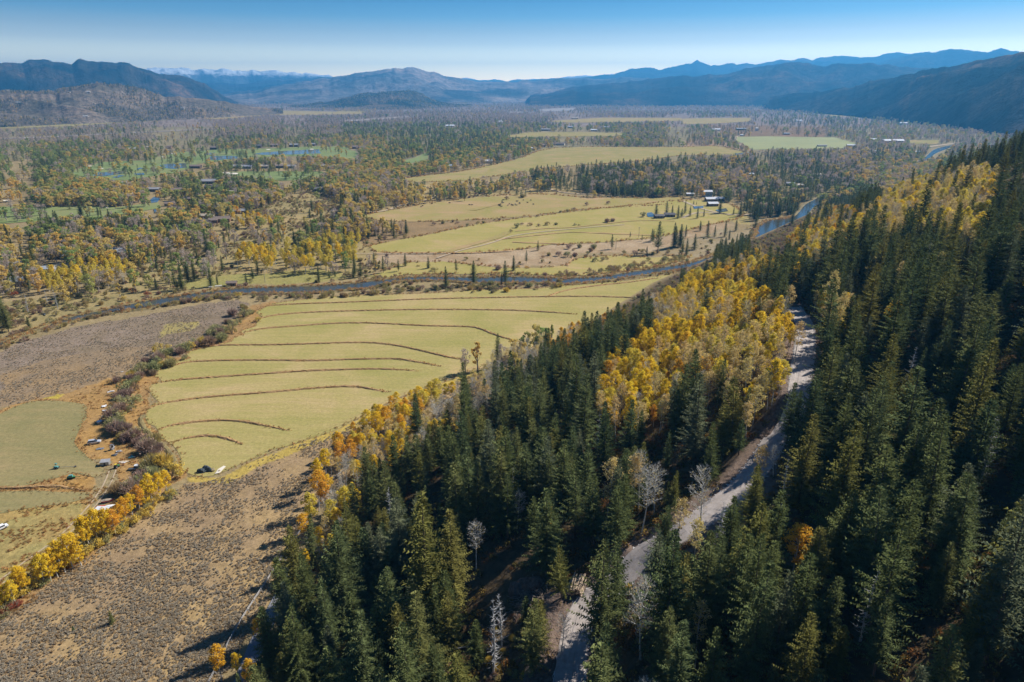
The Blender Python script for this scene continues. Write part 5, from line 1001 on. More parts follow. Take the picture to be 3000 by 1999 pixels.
for u, v, h, k, tn in ((1877,1947,250,1,'bare'),(1988,1610,150,0,'thin'),(2051,1591,190,2,'bare'),(1879,1568,180,1,'bare'),(1917,1515,150,0,'bare'),(1772,1553,185,2,'thin'),(1600,1568,90,0,'orange'),(2206,1447,145,0,'thin'),(1855,1500,160,1,'thin'),(1870,1500,150,2,'bare'),(2265,1400,90,0,'bare'),(2325,1070,110,1,'thin'),(2260,1190,120,0,'gold'),(2420,960,130,2,'thin'),(1640,1930,130,1,'bare'),
        (650,1999,115,0,'orange'),(742,2060,130,0,'orange'),(768,1890,70,5,'orange'),(700,1985,60,5,'gold'),(900,1690,80,0,'gold'),(890,1760,60,5,'gold'),(905,1600,95,1,'orange'),(918,1560,110,0,'lemon'),(935,1500,115,1,'orange'),(815,1700,50,5,'gold')):
    hillpx('asp', u, v, h, k, tn, {'thin': 13.5, 'bare': 12.5}.get(tn, ASPSPEC[k]['h']))
# ---------------------------------------------------------------- which tree gets its own object, and what its label says
MARKS = [('the log pile',1690,1710),('the lower gravel road',1680,1960),('the gravel road bend',1870,1640),('the shaded gravel road stretch',2160,1440),('the sunlit upper road',2340,1080),
 ('the gravel road top',2350,920),('the golden aspen grove',2050,1000),('the golden grove tip',1800,1180),('the upper golden aspens',2680,600),('the hillside river bend',2260,690),
 ('the hay field tip',600,1400),('the curved contour banks',700,1200),('the upper hay field edge',1300,860),('the hay field forest corner',1650,980),('the bare aspen stand',1300,1240),
 ('the rail fence aspens',1000,1380),('the weathered rail fence',800,1700),('the paved lane',740,1950),('the parked wagon',290,1300),('the small grey shed',310,1360),('the lower-left hay field',100,1300),
 ('the creek willows',370,1180),('the lower creek aspens',250,1620),('the sagebrush flat',400,1750),('the river cabin',680,835),('the riverside yellow grove',900,760),('the pond log house',80,840),
 ('the dark modern house',600,665),('the golf course ponds',850,455),('the golf fairways',350,480),('the long white barn',2614,415),('the white-roofed ranch buildings',2090,590),('the ranch pond',1905,630),('the bright middle meadow',1400,690),
 ('the upper meadow',1700,460),('the riverside meadow',1500,800),('the dead snags',1440,1900),('the brush pile',1600,1760),('the skyline ridge',2850,440),('the bare ridge slope',2960,520),('the lower right slope',2850,1850),
 ('the dense upslope forest',2750,1200),('the dark forest hollow',1300,1650),('the low forest edge',1050,1900),('the middle lower forest',1400,1400),('the shaded road-bend wood',2000,1750),('the river meander upstream',2470,560),('the meadow conifer belt',1850,530)]
def near_mark(u, v):
    m = min(MARKS, key=lambda q: (q[1]-u)**2+((q[2]-v)*1.3)**2); du, dv = u-m[1], v-m[2]; dd = math.hypot(du, dv)
    if dd < 45: side = 'beside'
    else:
        a = math.degrees(math.atan2(-dv, du)) % 360; side = ['right of','up-right of','above','up-left of','left of','down-left of','below','down-right of'][int(((a+22.5) % 360)//45)]
    return side, m[0]
ORD = ['','first','second','third','fourth','fifth','sixth','seventh','eighth','ninth','tenth','eleventh','twelfth','thirteenth','fourteenth','fifteenth','sixteenth','seventeenth','eighteenth','nineteenth','twentieth']
ORD += ['twenty-'+q for q in ORD[1:10]]+['thirtieth']+['thirty-'+q for q in ORD[1:10]]+['fortieth']
def label_all(items, noun):
    """items: list of dict(u, v, look); returns labels that single each one out by look, landmark and order"""
    cells = {}
    for it in items:
        side, mk = near_mark(it['u'], it['v']); it['key'] = (it['look'], side, mk); cells.setdefault(it['key'], []).append(it)
    for (look, side, mk), L_ in cells.items():
        L_.sort(key=lambda i: i['u'])
        for n, it in enumerate(L_):
            b = '%s %s, %s %s' % (look, noun, side, mk)
            if len(L_) > 1:
                pos = 'leftmost' if n == 0 else 'rightmost' if n == len(L_)-1 else (ORD+['forty-'+q for q in ORD[1:10]]+['fiftieth'])[min(n+1, 50)]+' from left'
                b += ', '+pos
            it['label'] = b
def make_tree(name, parts, x, y, z, rz, sc, label, cat, group, mats=(None, None), pn=('trunk', 'crown'), sq=1.0):
    e = bpy.data.objects.new(name, None); COL.objects.link(e); e.location = (x, y, z-.15); e.rotation_euler = (random.gauss(0, .025), random.gauss(0, .025), rz); e.scale = (sc*sq, sc*sq, sc)
    tag(e, label, cat, group)
    for me, mt, nm in zip(parts, mats, pn):
        o = bpy.data.objects.new(nm, me); COL.objects.link(o); o.parent = e
        if mt is not None: o.material_slots[0].link = 'OBJECT'; o.material_slots[0].material = mt
def make_single(name, me, x, y, z, rz, sc, label, cat, group):
    o = bpy.data.objects.new(name, me); COL.objects.link(o); o.location = (x, y, z-.1); o.rotation_euler = (0, 0, rz); o.scale = (sc, sc, sc); tag(o, label, cat, group); return o
SIZE = lambda h: 'very tall' if h > 23 else 'tall' if h > 18 else 'mid-sized' if h > 12 else 'small'
def split_rows(kind, nominal, most=300):
    Rr = rows[kind]; A = np.array([(r[0], r[1], r[2], r[5]) for r in Rr]); hh = np.array([nominal(r) for r in Rr])*A[:,3]
    u, v, dep = proj(A[:,0], A[:,1], A[:,2]+hh*.5); vis = (u > 12) & (u < 2988) & (v < 1985) & (v > 100) & (A[:,1] > 0)
    # a tree hidden behind the brow of the hill is not seen
    big = np.where(vis, hh/dep, 0); order = np.argsort(-big)[:most]; ind = set(int(i) for i in order if big[i] > 0)
    return ind, u, v, hh
TONEM = {'dark': None, 'olive': 'conifer_olive', 'grey': 'conifer_blue', 'valley': None}
def emit():
    # conifers
    ind, u, v, hh = split_rows('con', lambda r: HN_C[r[3]])
    items = []; far = {'x': [], 'i': [], 's': []}; nearx = {'x': [], 'i': [], 's': []}
    for i, r in enumerate(rows['con']):
        if i in ind:
            tw = {'dark': 'dark green', 'olive': 'olive-green', 'grey': 'grey-green', 'valley': 'dark green'}[r[4]]
            items.append(dict(u=u[i], v=v[i], look='%s %s %s' % (SIZE(hh[i]), CON_SHAPE[r[3]].split()[-1], tw), r=r))
        else:
            d = math.hypot(r[0], r[1]); tgt = nearx if d < 900 else far; tgt['x'].append(r[:3]); tgt['s'].append(r[5]); tgt['i'].append(r[3] if d < 900 else r[3] % 4)
            if d < 900: tgt['i'][-1] += {'olive': 9, 'grey': 18}.get(r[4], 0)
    label_all(items, 'conifer')
    for it in items:
        r = it['r']; mt = TONEM[r[4]]; make_tree('conifer', CON[r[3]], r[0], r[1], r[2], random.uniform(0, 6.28), r[5], it['label'], 'conifer', 'conifers of the slope and valley', (None, M[mt] if mt else None), sq=random.uniform(.9,1.15))
    P = CON_ONE+[one(t, c, 'conifer', 'bark', 'conifer_olive') for t, c in RAW_CON]+[one(t, c, 'conifer', 'bark', 'conifer_blue') for t, c in RAW_CON]
    scatter('conifer_forest', P, nearx['x'], nearx['i'], nearx['s'], 'dark green conifers filling the hillside and valley woods', 'conifers')
    scatter('far_conifer_forest', CON_FAR, far['x'], far['i'], far['s'], 'dark hazy conifers of the far valley woods', 'conifers', (.95, 1.35))
    # aspens
    nomA = lambda r: {'thin': 13.5, 'bare': 12.5}.get(r[4], ASPSPEC[r[3] % 6]['h'])
    ind, u, v, hh = split_rows('asp', nomA); items = []; far = {'x': [], 'i': [], 's': []}
    TN = ['gold','orange','lemon']
    for i, r in enumerate(rows['asp']):
        if i in ind:
            tw = {'gold': 'golden', 'orange': 'orange', 'lemon': 'yellow-green', 'thin': 'thin pale-leaved', 'bare': 'nearly leafless'}[r[4]]
            shp = ASP_SHAPE[r[3] % 6] if r[4] in TN else ('tall' if hh[i] > 13 else 'slim')
            items.append(dict(u=u[i], v=v[i], look='%s %s' % (shp, tw), r=r))
        else:
            far['x'].append(r[:3]); far['s'].append(r[5]); far['i'].append(TN.index(r[4])*3+r[3] % 3 if r[4] in TN else (9 if r[4] == 'thin' else 12)+r[3] % 3)
    label_all(items, 'aspen')
    for it in items:
        r = it['r']; parts = ASP_THIN[r[3] % 3] if r[4] == 'thin' else ASP_BARE[r[3] % 3] if r[4] == 'bare' else ASP[r[3] % 6]
        make_tree('aspen', parts, r[0], r[1], r[2], random.uniform(0, 6.28), r[5], it['label'], 'aspen', 'autumn aspens', (None, M['pale' if r[4] in ('thin','bare') else r[4]]))
    scatter('aspen_groves', P_A+P_AT+P_AB, far['x'], far['i'], far['s'], 'golden and bare aspens of the denser groves', 'aspens')
    # cottonwoods
    ind, u, v, hh = split_rows('rnd', lambda r: 12.); items = []; far = {'x': [], 'i': [], 's': []}; TT = {'green': P_G, 'ochre': P_Y, 'bare': P_B}; off = {'green': 0, 'ochre': len(P_G), 'bare': len(P_G)+len(P_Y)}
    for i, r in enumerate(rows['rnd']):
        L_ = TT[r[4]]
        if i in ind: items.append(dict(u=u[i], v=v[i], look={'green': 'olive-green leafy', 'ochre': 'ochre autumn', 'bare': 'grey-brown leafless'}[r[4]]+(' large' if r[5] > .85 else ' small'), r=r))
        else: far['x'].append(r[:3]); far['s'].append(r[5]); far['i'].append(off[r[4]]+r[3] % len(L_))
    label_all(items, 'cottonwood')
    for it in items: r = it['r']; L_ = TT[r[4]]; make_single('cottonwood', L_[r[3] % len(L_)], r[0], r[1], r[2], random.uniform(0, 6.28), r[5], it['label'], 'cottonwood', 'broadleaf trees of the valley')
    scatter('cottonwood_forest', P_G+P_Y+P_B, far['x'], far['i'], far['s'], 'brown, ochre and olive broadleaf trees filling the valley floor', 'broadleaf trees', (1.0, 1.5))
    # willow shrubs
    ind, u, v, hh = split_rows('shr', lambda r: 2.8); items = []; far = {'x': [], 'i': [], 's': []}
    WS = {k: protos(RAW_SH+RAW_SHT, 'bark_grey', [k], 'willow_shrub') for k in ('willow_green','willow_gold','willow_bare','willow_red')}; WS['willow'] = P_W
    WN = {'willow': 'brown-olive', 'willow_green': 'grey-green', 'willow_gold': 'yellow-ochre', 'willow_bare': 'purple-brown leafless', 'willow_red': 'red'}
    for i, r in enumerate(rows['shr']):
        if i in ind: items.append(dict(u=u[i], v=v[i], look=WN[r[4]]+(' large' if r[5] > 1.3 else ' low')+' round', r=r))
        else: far['x'].append(r[:3]); far['s'].append(r[5]); far['i'].append(r[3])
    label_all(items, 'willow')
    for it in items: r = it['r']; make_single('willow_shrub', WS[r[4]][r[3]], r[0], r[1], r[2], random.uniform(0, 6.28), r[5], it['label'], 'willow', 'willow shrubs')
    scatter('willow_thicket', P_W, far['x'], far['i'], far['s'], 'low olive and brown willow scrub across the valley floor', 'shrubs')
# scrub between the woods and the river, closer together than the trees
grove([(1340,1999),(1350,1930),(1410,1860),(1500,1790),(1570,1770),(1600,1800),(1560,1900),(1530,1999)], 1, 'asp', ['gold'], .5, .5, 1)
for _i in range(60):
    _u = random.uniform(1340, 1570); _v = random.uniform(1790, 2010); _x, _y = hit(_u, _v, terr); add('shr', _x, _y, T(_x, _y), random.randrange(5), random.choice(['willow_gold','willow_bare','willow_gold','willow_green','willow']), random.uniform(.25,.6))
for _i in range(30):
    _u = random.uniform(1760, 1900); _v = random.uniform(1700, 2010); _x, _y = hit(_u, _v, terr); add('shr', _x, _y, T(_x, _y), random.randrange(5), random.choice(['willow_gold','willow_bare','willow_green','willow']), random.uniform(.25,.5))
def riverside():
    for side, P in ((-1, RN), (1, RS)):
        W = smooth_line([gp(u, v) for u, v in P if -120 < u < 2260], 2.6, 2); A = np.array(W); t = np.gradient(A, axis=0); t /= np.linalg.norm(t, axis=1)[:,None]; nn = np.stack([t[:,1], -t[:,0]], 1)
        for q, n_ in zip(A, nn):
            g = vnoise(np.array([q[0]/24.]), np.array([q[1]/24.]), 5+side)[0]
            if random.random() < (.75 if g > .45 else .18):
                o = side*(1.5+abs(random.gauss(0, 3.0))); add('shr', q[0]+n_[0]*o, q[1]+n_[1]*o, 0.0, random.randrange(5), random.choice(['willow_green','willow','willow_bare','willow_gold','willow']), random.uniform(.4, 1.15 if g > .6 else .8))
riverside()
def scrub():
    gx, gy = np.meshgrid(np.arange(-420, 260, 4.2), np.arange(380, 1050, 4.2)); x = (gx+RNG.uniform(-2,2,gx.shape)).ravel(); y = (gy+RNG.uniform(-2,2,gy.shape)).ravel(); u, v, dep = proj(x, y, 0*x)
    k = inside(u, v, RIPAR)
    for P in (M_F, RIVER, YGROVE, YGROVE2, ORCH, SAGE2, HAY): k &= ~inside(u, v, P)
    k &= fbm(x/28., y/28., 71, 4)+.25*RNG.random(len(x)) > .64
    for a, b in zip(x[k], y[k]): add('shr', a, b, 0.0, int(RNG.integers(0, 5)), 'willow', .45+.85*RNG.random()**1.5)
scrub()
emit()

# ---------------------------------------------------------------- sagebrush, undergrowth, stones
def ground_cover():
    sg = []; random.seed(3)
    for s_ in range(4):
        b = MB()
        for k in range(26):
            a = random.uniform(0, 6.28); q = math.sqrt(random.random()); c = Vector((math.cos(a)*q*.45, math.sin(a)*q*.45, .25+.3*random.random()*(1-q*.5))); b.leaf(c, (random.gauss(0,1), random.gauss(0,1), random.gauss(.5,.6)), .42, .7)
        for k in range(6):
            a = k; b.poly(((0,0,0),(.05,.02,0),(math.cos(a)*.4, math.sin(a)*.4, .5)))
        sg.append(b.mesh('sagebrush', [M['sage']]))
    xs = []; y0 = 100.
    n = 280000; r = 120*np.exp(RNG.random(n)*math.log(620/120.)); th = RNG.uniform(-R(46), R(8), n); x = r*np.sin(th); y = r*np.cos(th); u, v, d = proj(x, y, 0*x)
    k = inside(u, v, SAGE1) | inside(u, v, SAGE2); nz = fbm(x/7., y/7., 61, 4)+.35*(fbm(x/45., y/45., 62, 3)-.5); k &= nz+.42*RNG.random(n) > .68
    s_, _ = polydist(x, y, TOE); k &= (s_ < 8)
    x, y = x[k], y[k]; z = terr(x, y); scatter('sagebrush', sg, np.stack([x, y, z], 1), RNG.integers(0, 4, len(x)), RNG.uniform(.28,.82,len(x)), 'grey-green sagebrush covering the dry flats', 'sagebrush')
    ug = []
    for s_ in range(4):
        b = MB()
        for k in range(60):
            a = random.uniform(0, 6.28); q = math.sqrt(random.random()); b.leaf((math.cos(a)*q*.8, math.sin(a)*q*.8, .1+.9*random.random()*(1-q*.5)), (random.gauss(0,1), random.gauss(0,1), random.gauss(.5,.6)), .3, .8)
        ug.append(b.mesh('undergrowth', [M['under']]))
    n = 26000; x = RNG.uniform(-75, 190, n); y = RNG.uniform(55, 330, n); s_, _ = polydist(x, y, TOE); d, _ = road_dist(x, y); ld = np.abs(polydist(x, y, LOWW)[0]); k = (s_ > 3) & (d > 4.0) & (ld > 3.5) & (fbm(x/9., y/9., 66, 3)+.3*RNG.random(n) > .53)
    x, y = x[k], y[k]; scatter('undergrowth', ug, np.stack([x, y, terr(x, y)], 1), RNG.integers(0, 4, len(x)), RNG.uniform(.5,1.5,len(x)), 'low yellow and brown undergrowth on the forest floor', 'undergrowth')
    st = []
    for s_ in range(3):
        bm = bmesh.new(); bmesh.ops.create_icosphere(bm, subdivisions=1, radius=.2)
        for q in bm.verts: q.co *= random.uniform(.7,1.3); q.co.z *= .7
        me = bpy.data.meshes.new('stone'); bm.to_mesh(me); bm.free(); me.materials.append(M['stone']); st.append(me)
    pts = []
    for i in range(0, len(ROADA)-1):
        t = ROADA[i+1]-ROADA[i]; L_ = np.linalg.norm(t); t = t/(L_+1e-9); nn = np.array((t[1], -t[0]))
        for _ in range(70):
            side = random.choice((-1, 1)); o = side*(2.65+abs(random.gauss(0,.25))); q = ROADA[i]+t*random.random()*L_+nn*o; pts.append((q[0], q[1], ROADZ[i]+.07))
    scatter('road_edge_stones', st, pts, RNG.integers(0, 3, len(pts)), RNG.uniform(.2,.6,len(pts)), 'pale broken stones lining both gravel road edges', 'stones')
ground_cover()
def tufts():
    M['tuft'] = leaf_mat('dry_tufts', [(.56,.34,.13),(.46,.28,.13),(.60,.42,.15),(.42,.31,.14),(.54,.28,.11)], .4)
    tf = []
    for s_ in range(4):
        b = MB()
        for k in range(34):
            a = random.uniform(0, 6.28); q = random.random(); x, y = math.cos(a)*q*.45, math.sin(a)*q*.45; h = random.uniform(.35,.8); w_ = .05
            b.poly(((x-w_,y,0),(x+w_,y+.02,0),(x+random.gauss(0,.22),y+random.gauss(0,.22),h)))
        tf.append(b.mesh('grass_tuft', [M['tuft']]))
    pts = []; sc = []
    def along(P, step, wd, lo, hi, it=2, gapn=None):
        for q in smooth_line([gp(u, v) for u, v in P], step, it):
            if gapn is not None and vnoise(np.array([q[0]/9.]), np.array([q[1]/9.]), gapn)[0] < .32: continue
            for _ in range(2): pts.append((q[0]+random.gauss(0,wd), q[1]+random.gauss(0,wd), .3)); sc.append(random.uniform(lo, hi))
    for q in LINES: along(q, .6, .45, .3, .9)
    along(HAY+HAY[:1], 1.1, .9, .35, .9, 1); along(LEFTF+LEFTF[:1], 1.2, .8, .3, .8, 1); along(LEFTF2+LEFTF2[:1], 1.2, .8, .3, .8, 1)
    for q in (RN, RS): along([p for p in q if p[0] < 2330], 1.0, 1.4, .8, 2.6)
    for P in (M_A, M_B, M_C, M_E): along(P+P[:1], 3.0, 1.5, 1.0, 3.0, 1, 5)
    # rough orange grass of the creek flat
    n = 16000; u = RNG.uniform(-60, 820, n); v = RNG.uniform(890, 1800, n); k = inside(u, v, ORCH) & ~inside(u, v, LEFTF) & ~inside(u, v, LEFTF2) & ~inside(u, v, HAY) & ~inside(u, v, SAGE2); zz = [gp(a, b) for a, b in zip(u[k], v[k])]
    for q in zz:
        if fbm(np.array([q[0]/6.]), np.array([q[1]/6.]), 4, 3)[0] > .5: pts.append((q[0], q[1], 0.)); sc.append(random.uniform(.4,1.1))
    scatter('dry_grass', tf, pts, RNG.integers(0, 4, len(pts)), sc, 'rust and straw-coloured grass tufts along banks and margins', 'dry grass')
tufts()

# ---------------------------------------------------------------- dead trees, logs, brush
def snag(u, v, hpx, k, label, rz=0):
    x, y = hit(u, v, terr); z = T(x, y); dep = proj(x, y, z)[2]; h = hpx*dep/F/.85; make_tree('dead_tree', SNAG[k], x, y, z, rz, h/(12+2*k), label, 'dead tree', 'standing dead trees', pn=('trunk', 'branches'))
snag(1445, 1985, 235, 1, 'tall silver dead conifer beside the forest gap, bare branches drooping'); snag(1470, 1900, 165, 0, 'slender bleached dead tree behind the taller silver snag', 1); snag(1218, 1680, 135, 0, 'pale bare dead conifer standing alone in the dark forest', 2)
for (x, y, h, lb) in ((400,1075,135,'grey dead spruce on the river bank left of the side channel'),(195,1105,120,'leaning grey dead spruce beside the narrow side channel'),(330,1040,100,'grey dead spruce standing between two others by the river'),(1305,880,120,'grey dead tree among the willows above the river'),(1400,860,90,'short grey dead tree beside green aspens above the river'),(1150,830,80,'pale dead tree behind the riverside willows')):
    u, v = c4(x, y); snag(u, v, h*.425, random.randrange(2), lb, random.random()*6)
for u, v, h, k in ((2100,1640,170,0),(2290,1500,150,1),(1500,1500,130,0),(1150,1580,150,1),(2650,1180,150,0),(1750,1350,130,1),(2480,1420,170,0),(1010,1720,150,1),(2870,1420,190,0),(2520,1880,230,1),(1350,1330,110,0),(2700,900,90,1)):
    side, mk = near_mark(u, v); snag(u, v, h, k, '%s grey dead tree standing among conifers, %s %s' % ('tall' if h > 160 else 'mid-height', side, mk), random.random()*6)
def logs():
    LM = MB(); LM.tube([(-2.6,0,0),(0,.04,0),(2.6,0,0)], [.20,.17,.14], 8); lm = LM.mesh('log', [M['log']]); 
    x0, y0 = hit(1690, 1722, terr); n = 0
    for row in range(4):
        for k in range(8-row):
            x = x0+(k-3.5+row*.5)*.44+random.gauss(0,.05); y = y0+random.gauss(0,.25); z = T(x0, y0)+.25+row*.34
            o = bpy.data.objects.new('log', lm); COL.objects.link(o); o.location = (x, y, z); o.rotation_euler = (random.gauss(0,.03), random.gauss(0,.03), R(72)+random.gauss(0,.05)); o.scale = (random.uniform(.85,1.1), random.uniform(.8,1.2), random.uniform(.8,1.2))
            tag(o, '%s log of the %s layer in the roadside pile, counted from the left' % (ORD[k+1], ('bottom','second','third','top')[row]), 'log', 'logs of the roadside pile')
    ld = MB(); ld.tube([(-4.5,0,0),(0,.1,.05),(4.5,0,0)], [.17,.14,.08], 7); lm2 = ld.mesh('log', [M['dead']])
    for u, v, rz, lb in ((1365,1905,.2,'grey fallen log lying at the edge of the forest gap'),(1760,1850,-.9,'grey fallen log on the bank right of the road'),(2340,1800,.6,'bleached fallen trunk among dark trees right of the road'),(1575,1190,.9,'white fallen trunk among conifers below the field corner'),(1300,1975,-1.1,'thin fallen log at the bottom of the forest gap')):
        x, y = hit(u, v, terr); o = link('fallen_log', lm2, loc=(x, y, T(x, y)+.3), rz=rz); tag(o, lb, 'log', 'fallen logs')
    b = MB(); x0, y0 = hit(1600, 1775, terr); x1, y1 = hit(1500, 1730, terr)
    for k in range(420):
        t = random.random(); x = x0+(x1-x0)*t*.75+random.gauss(0,1.5); y = y0+(y1-y0)*t*.75+random.gauss(0,2.2); z = T(x, y)+abs(random.gauss(0,.5)); a = random.uniform(0, 3.14); L_ = random.uniform(.5,2.0); dz = random.gauss(0,.25)
        b.tube([(x-math.cos(a)*L_/2, y-math.sin(a)*L_/2, z-dz), (x+math.cos(a)*L_/2, y+math.sin(a)*L_/2, z+dz)], random.uniform(.03,.10), 5)
    o = b.build('brush_pile', M['log_dark']); tag(o, 'tangled heap of branches and split wood left of the road', 'brush pile', kind='stuff')
    # dug soil bank left of the road
    P = [hit(u, v, terr) for u, v in ((1570,2080),(1585,1999),(1600,1930),(1612,1870),(1625,1820),(1640,1780),(1640,1745))]
    ribbon('soil_bank', P, [(-3.2,.05),(-1.6,.6),(0,.9),(1.3,.5),(2.2,.05)], M['soil'], zf=terr, jitter=.15)
    P = [hit(u, v, terr) for u, v in ((1490,1745),(1520,1725),(1560,1712),(1590,1720))]
    ribbon('soil_mound', P, [(-2.5,.05),(-1.2,1.3),(0,1.9),(1.3,1.2),(2.6,.05)], M['soil'], zf=terr, jitter=.2, taper=3)
    P = [hit(u, v, terr) for u, v in ((2225,1290),(2262,1240),(2288,1190),(2298,1140))]
    ribbon('soil_bank', P, [(-1.6,.05),(-.6,.7),(.5,.6),(1.6,.05)], M['soil'], zf=terr, jitter=.15, taper=3)
logs()
# ---------------------------------------------------------------- rail fences
def fence(P, label, xoff=0, group=None, gap=3.6):
    W = smooth_line([hit(u, v, terr) for u, v in P], gap, 1); A = [W[0]]
    for q in W[1:]:
        if np.linalg.norm(q-A[-1]) >= gap*.95: A.append(q)
    e = bpy.data.objects.new('rail_fence', None); COL.objects.link(e); ox, oy = A[0]; e.location = (ox, oy, T(ox, oy)); tag(e, label, 'fence', 'rail fences')
    rm = MB(); rm.tube([(0,0,0),(1,0,0)], .062, 6); rm = rm.mesh('rail', [M['rail']]); pm = MB(); pm.tube([(0,-.55,0),(0,.1,1.45)], .08, 5); pm.tube([(0,.55,0),(0,-.1,1.45)], .08, 5); pm = pm.mesh('post', [M['rail']])
    ez = e.location.z
    for i, q in enumerate(A):
        z = T(*q); t = A[min(i+1, len(A)-1)]-A[max(0, i-1)]; a = math.atan2(t[1], t[0])
        o = bpy.data.objects.new('post', pm); COL.objects.link(o); o.parent = e; o.location = (q[0]-ox, q[1]-oy, z-ez-.05); o.rotation_euler = (0, 0, a)
        if i < len(A)-1:
            q2 = A[i+1]; z2 = T(*q2); d = math.hypot(*(q2-q)); L_ = math.hypot(d, z2-z); b = math.atan2(q2[1]-q[1], q2[0]-q[0])
            for hh, off in ((.45,.28),(.85,.16),(1.25,.10)):
                o = bpy.data.objects.new('rail', rm); COL.objects.link(o); o.parent = e; s_ = off*(1 if i % 2 else .8); o.location = (q[0]-ox-math.sin(b)*s_, q[1]-oy+math.cos(b)*s_, z-ez+hh+random.gauss(0,.03)); o.rotation_euler = (0, -math.atan2(z2-z, d), b+random.gauss(0,.008)); o.scale = (L_*1.04, 1, 1)
fence([(598,2040),(640,1960),(668,1900),(700,1840),(735,1785),(775,1725),(815,1660),(850,1605),(880,1565),(905,1535)], 'weathered pole rail fence running beside the shaded paved lane')
fence([(935,1487),(952,1460),(957,1440),(948,1432),(975,1410),(1020,1375),(1070,1340),(1120,1305),(1180,1265),(1240,1225),(1330,1170),(1400,1128),(1470,1085),(1505,1062)], 'pale pole rail fence passing through the orange aspens at the toe')

# ---------------------------------------------------------------- farm lot: vehicles, shed, tractor, scrap
def P3(u, v): x, y = gp(u, v); return (x, y, 0.05)
def empty(name, loc, rz, label, cat, group=None): e = bpy.data.objects.new(name, None); e.scale = ({'hay stack': .72, 'hay rake': .75, 'pickup truck': .8, 'shed': .62, 'trailer': .55, 'boat': .62, 'tractor': .62, 'scrap': .8}.get(cat, 1.0),)*3; COL.objects.link(e); e.location = loc; e.rotation_euler = (0, 0, rz); tag(e, label, cat, group); return e
def wheel(parent, x, y, r, w_=.25):
    b = MB(); b.tube([(x, y-w_/2, r), (x, y+w_/2, r)], r, 12); o = b.build('wheel', M['black'], parent); b = MB(); b.tube([(x, y-w_/2-.01, r), (x, y+w_/2+.01, r)], r*.55, 8); b.build('rim', M['steel'], o)
def loft(secs):
    b = MB(); n = len(secs[0])
    for s_ in secs: b.v += s_
    for i in range(len(secs)-1):
        for k in range(n): b.f.append((i*n+k, i*n+(k+1) % n, (i+1)*n+(k+1) % n, (i+1)*n+k)); b.m.append(0)
    b.f.append(tuple(range(n))[::-1]); b.m.append(0); b.f.append(tuple((len(secs)-1)*n+k for k in range(n))); b.m.append(0); return b
def car():
    e = empty('station_wagon', P3(277, 1300), R(20), 'silver station wagon with dark windows parked at the scrap row', 'car')
    def sec(x, w_, z0, z1): return [(x,-w_,z0),(x,w_,z0),(x,w_*1.0,z1-.15),(x,w_*.9,z1),(x,-w_*.9,z1),(x,-w_,z1-.15)]
    loft([sec(-2.35,.75,.45,.9), sec(-2.2,.88,.3,1.05), sec(-.8,.92,.28,1.1), sec(1.2,.92,.28,1.05), sec(2.1,.86,.3,.92), sec(2.35,.7,.4,.75)]).build('body', M['silver'], e)
    def cab(x, w_, z0, z1): return [(x,-w_,z0),(x,w_,z0),(x,w_*.82,z1),(x,-w_*.82,z1)]
    loft([cab(-2.15,.84,1.03,1.08), cab(-1.8,.86,1.05,1.55), cab(.2,.86,1.05,1.58), cab(1.15,.84,1.0,1.04)]).build('window', M['glass'], e)
    b = MB(); b.box((-.8,0,1.6), (2.1,1.35,.06)); b.build('roof', M['silver'], e)
    for x in (-1.5, 1.5):
        for y in (-.82, .82): wheel(e, x, y, .36, .24)
    for y in (-.6, .6): b = MB(); b.box((2.3,y,.72), (.12,.3,.16)); b.build('headlight', M['white'], e)
car()
def shed(u, v, rz, label, roof, wall='steel', d=(3.2,4.6,2.2)):
    e = empty('shed', P3(u, v), rz, label, 'shed'); w_, l_, h = d; b = MB(); b.box((0,0,h/2), (l_, w_, h)); b.build('wall', M[wall], e)
    b = MB(); z0, z1 = h+.1, h+.5; A = [(-l_/2-.3,-w_/2-.3,z0),(l_/2+.3,-w_/2-.3,z0),(l_/2+.3,w_/2+.3,z1),(-l_/2-.3,w_/2+.3,z1)]; B = [(x,y,z+.12) for x, y, z in A]; b.poly(A[::-1]); b.poly(B)
    for i in range(4): j = (i+1) % 4; b.poly((A[i], A[j], B[j], B[i]))
    b.build('roof', M[roof], e); b = MB(); b.box((0,-w_/2-.04,.95), (.9,.08,1.9)); b.build('door', M['wall_dark'], e)
shed(310, 1362, .2, 'small grey shed with pale flat roof in the lot', 'roof_grey')
shed(300, 1506, -.05, 'dark box shed with white corrugated roof near the golden aspens', 'roof_white', 'tarp', (4.0,6.5,2.4))
def tractor(u, v, rz, label, paint='green_paint'):
    e = empty('tractor', P3(u, v), rz, label, 'tractor'); b = MB(); b.box((.9,0,1.05), (1.7,.75,.75)); b.box((-.5,0,.95), (1.4,.8,.5)); b.build('body', M[paint], e)
    b = MB(); b.box((-.5,0,1.85), (1.2,1.1,1.2)); b.build('cab', M['glass'], e); b = MB(); b.box((-.5,0,2.5), (1.4,1.3,.12)); b.build('roof', M['yellow' if paint == 'green_paint' else 'white'], e)
    for y in (-.75,.75): wheel(e, -.7, y, .78, .42); wheel(e, 1.4, y*.85, .48, .3)
    b = MB(); b.tube([(1.3,.2,1.4),(1.3,.2,2.1)], .05, 6); b.build('exhaust', M['black'], e)
tractor(343, 1371, 1.2, 'green tractor parked right of the grey shed')
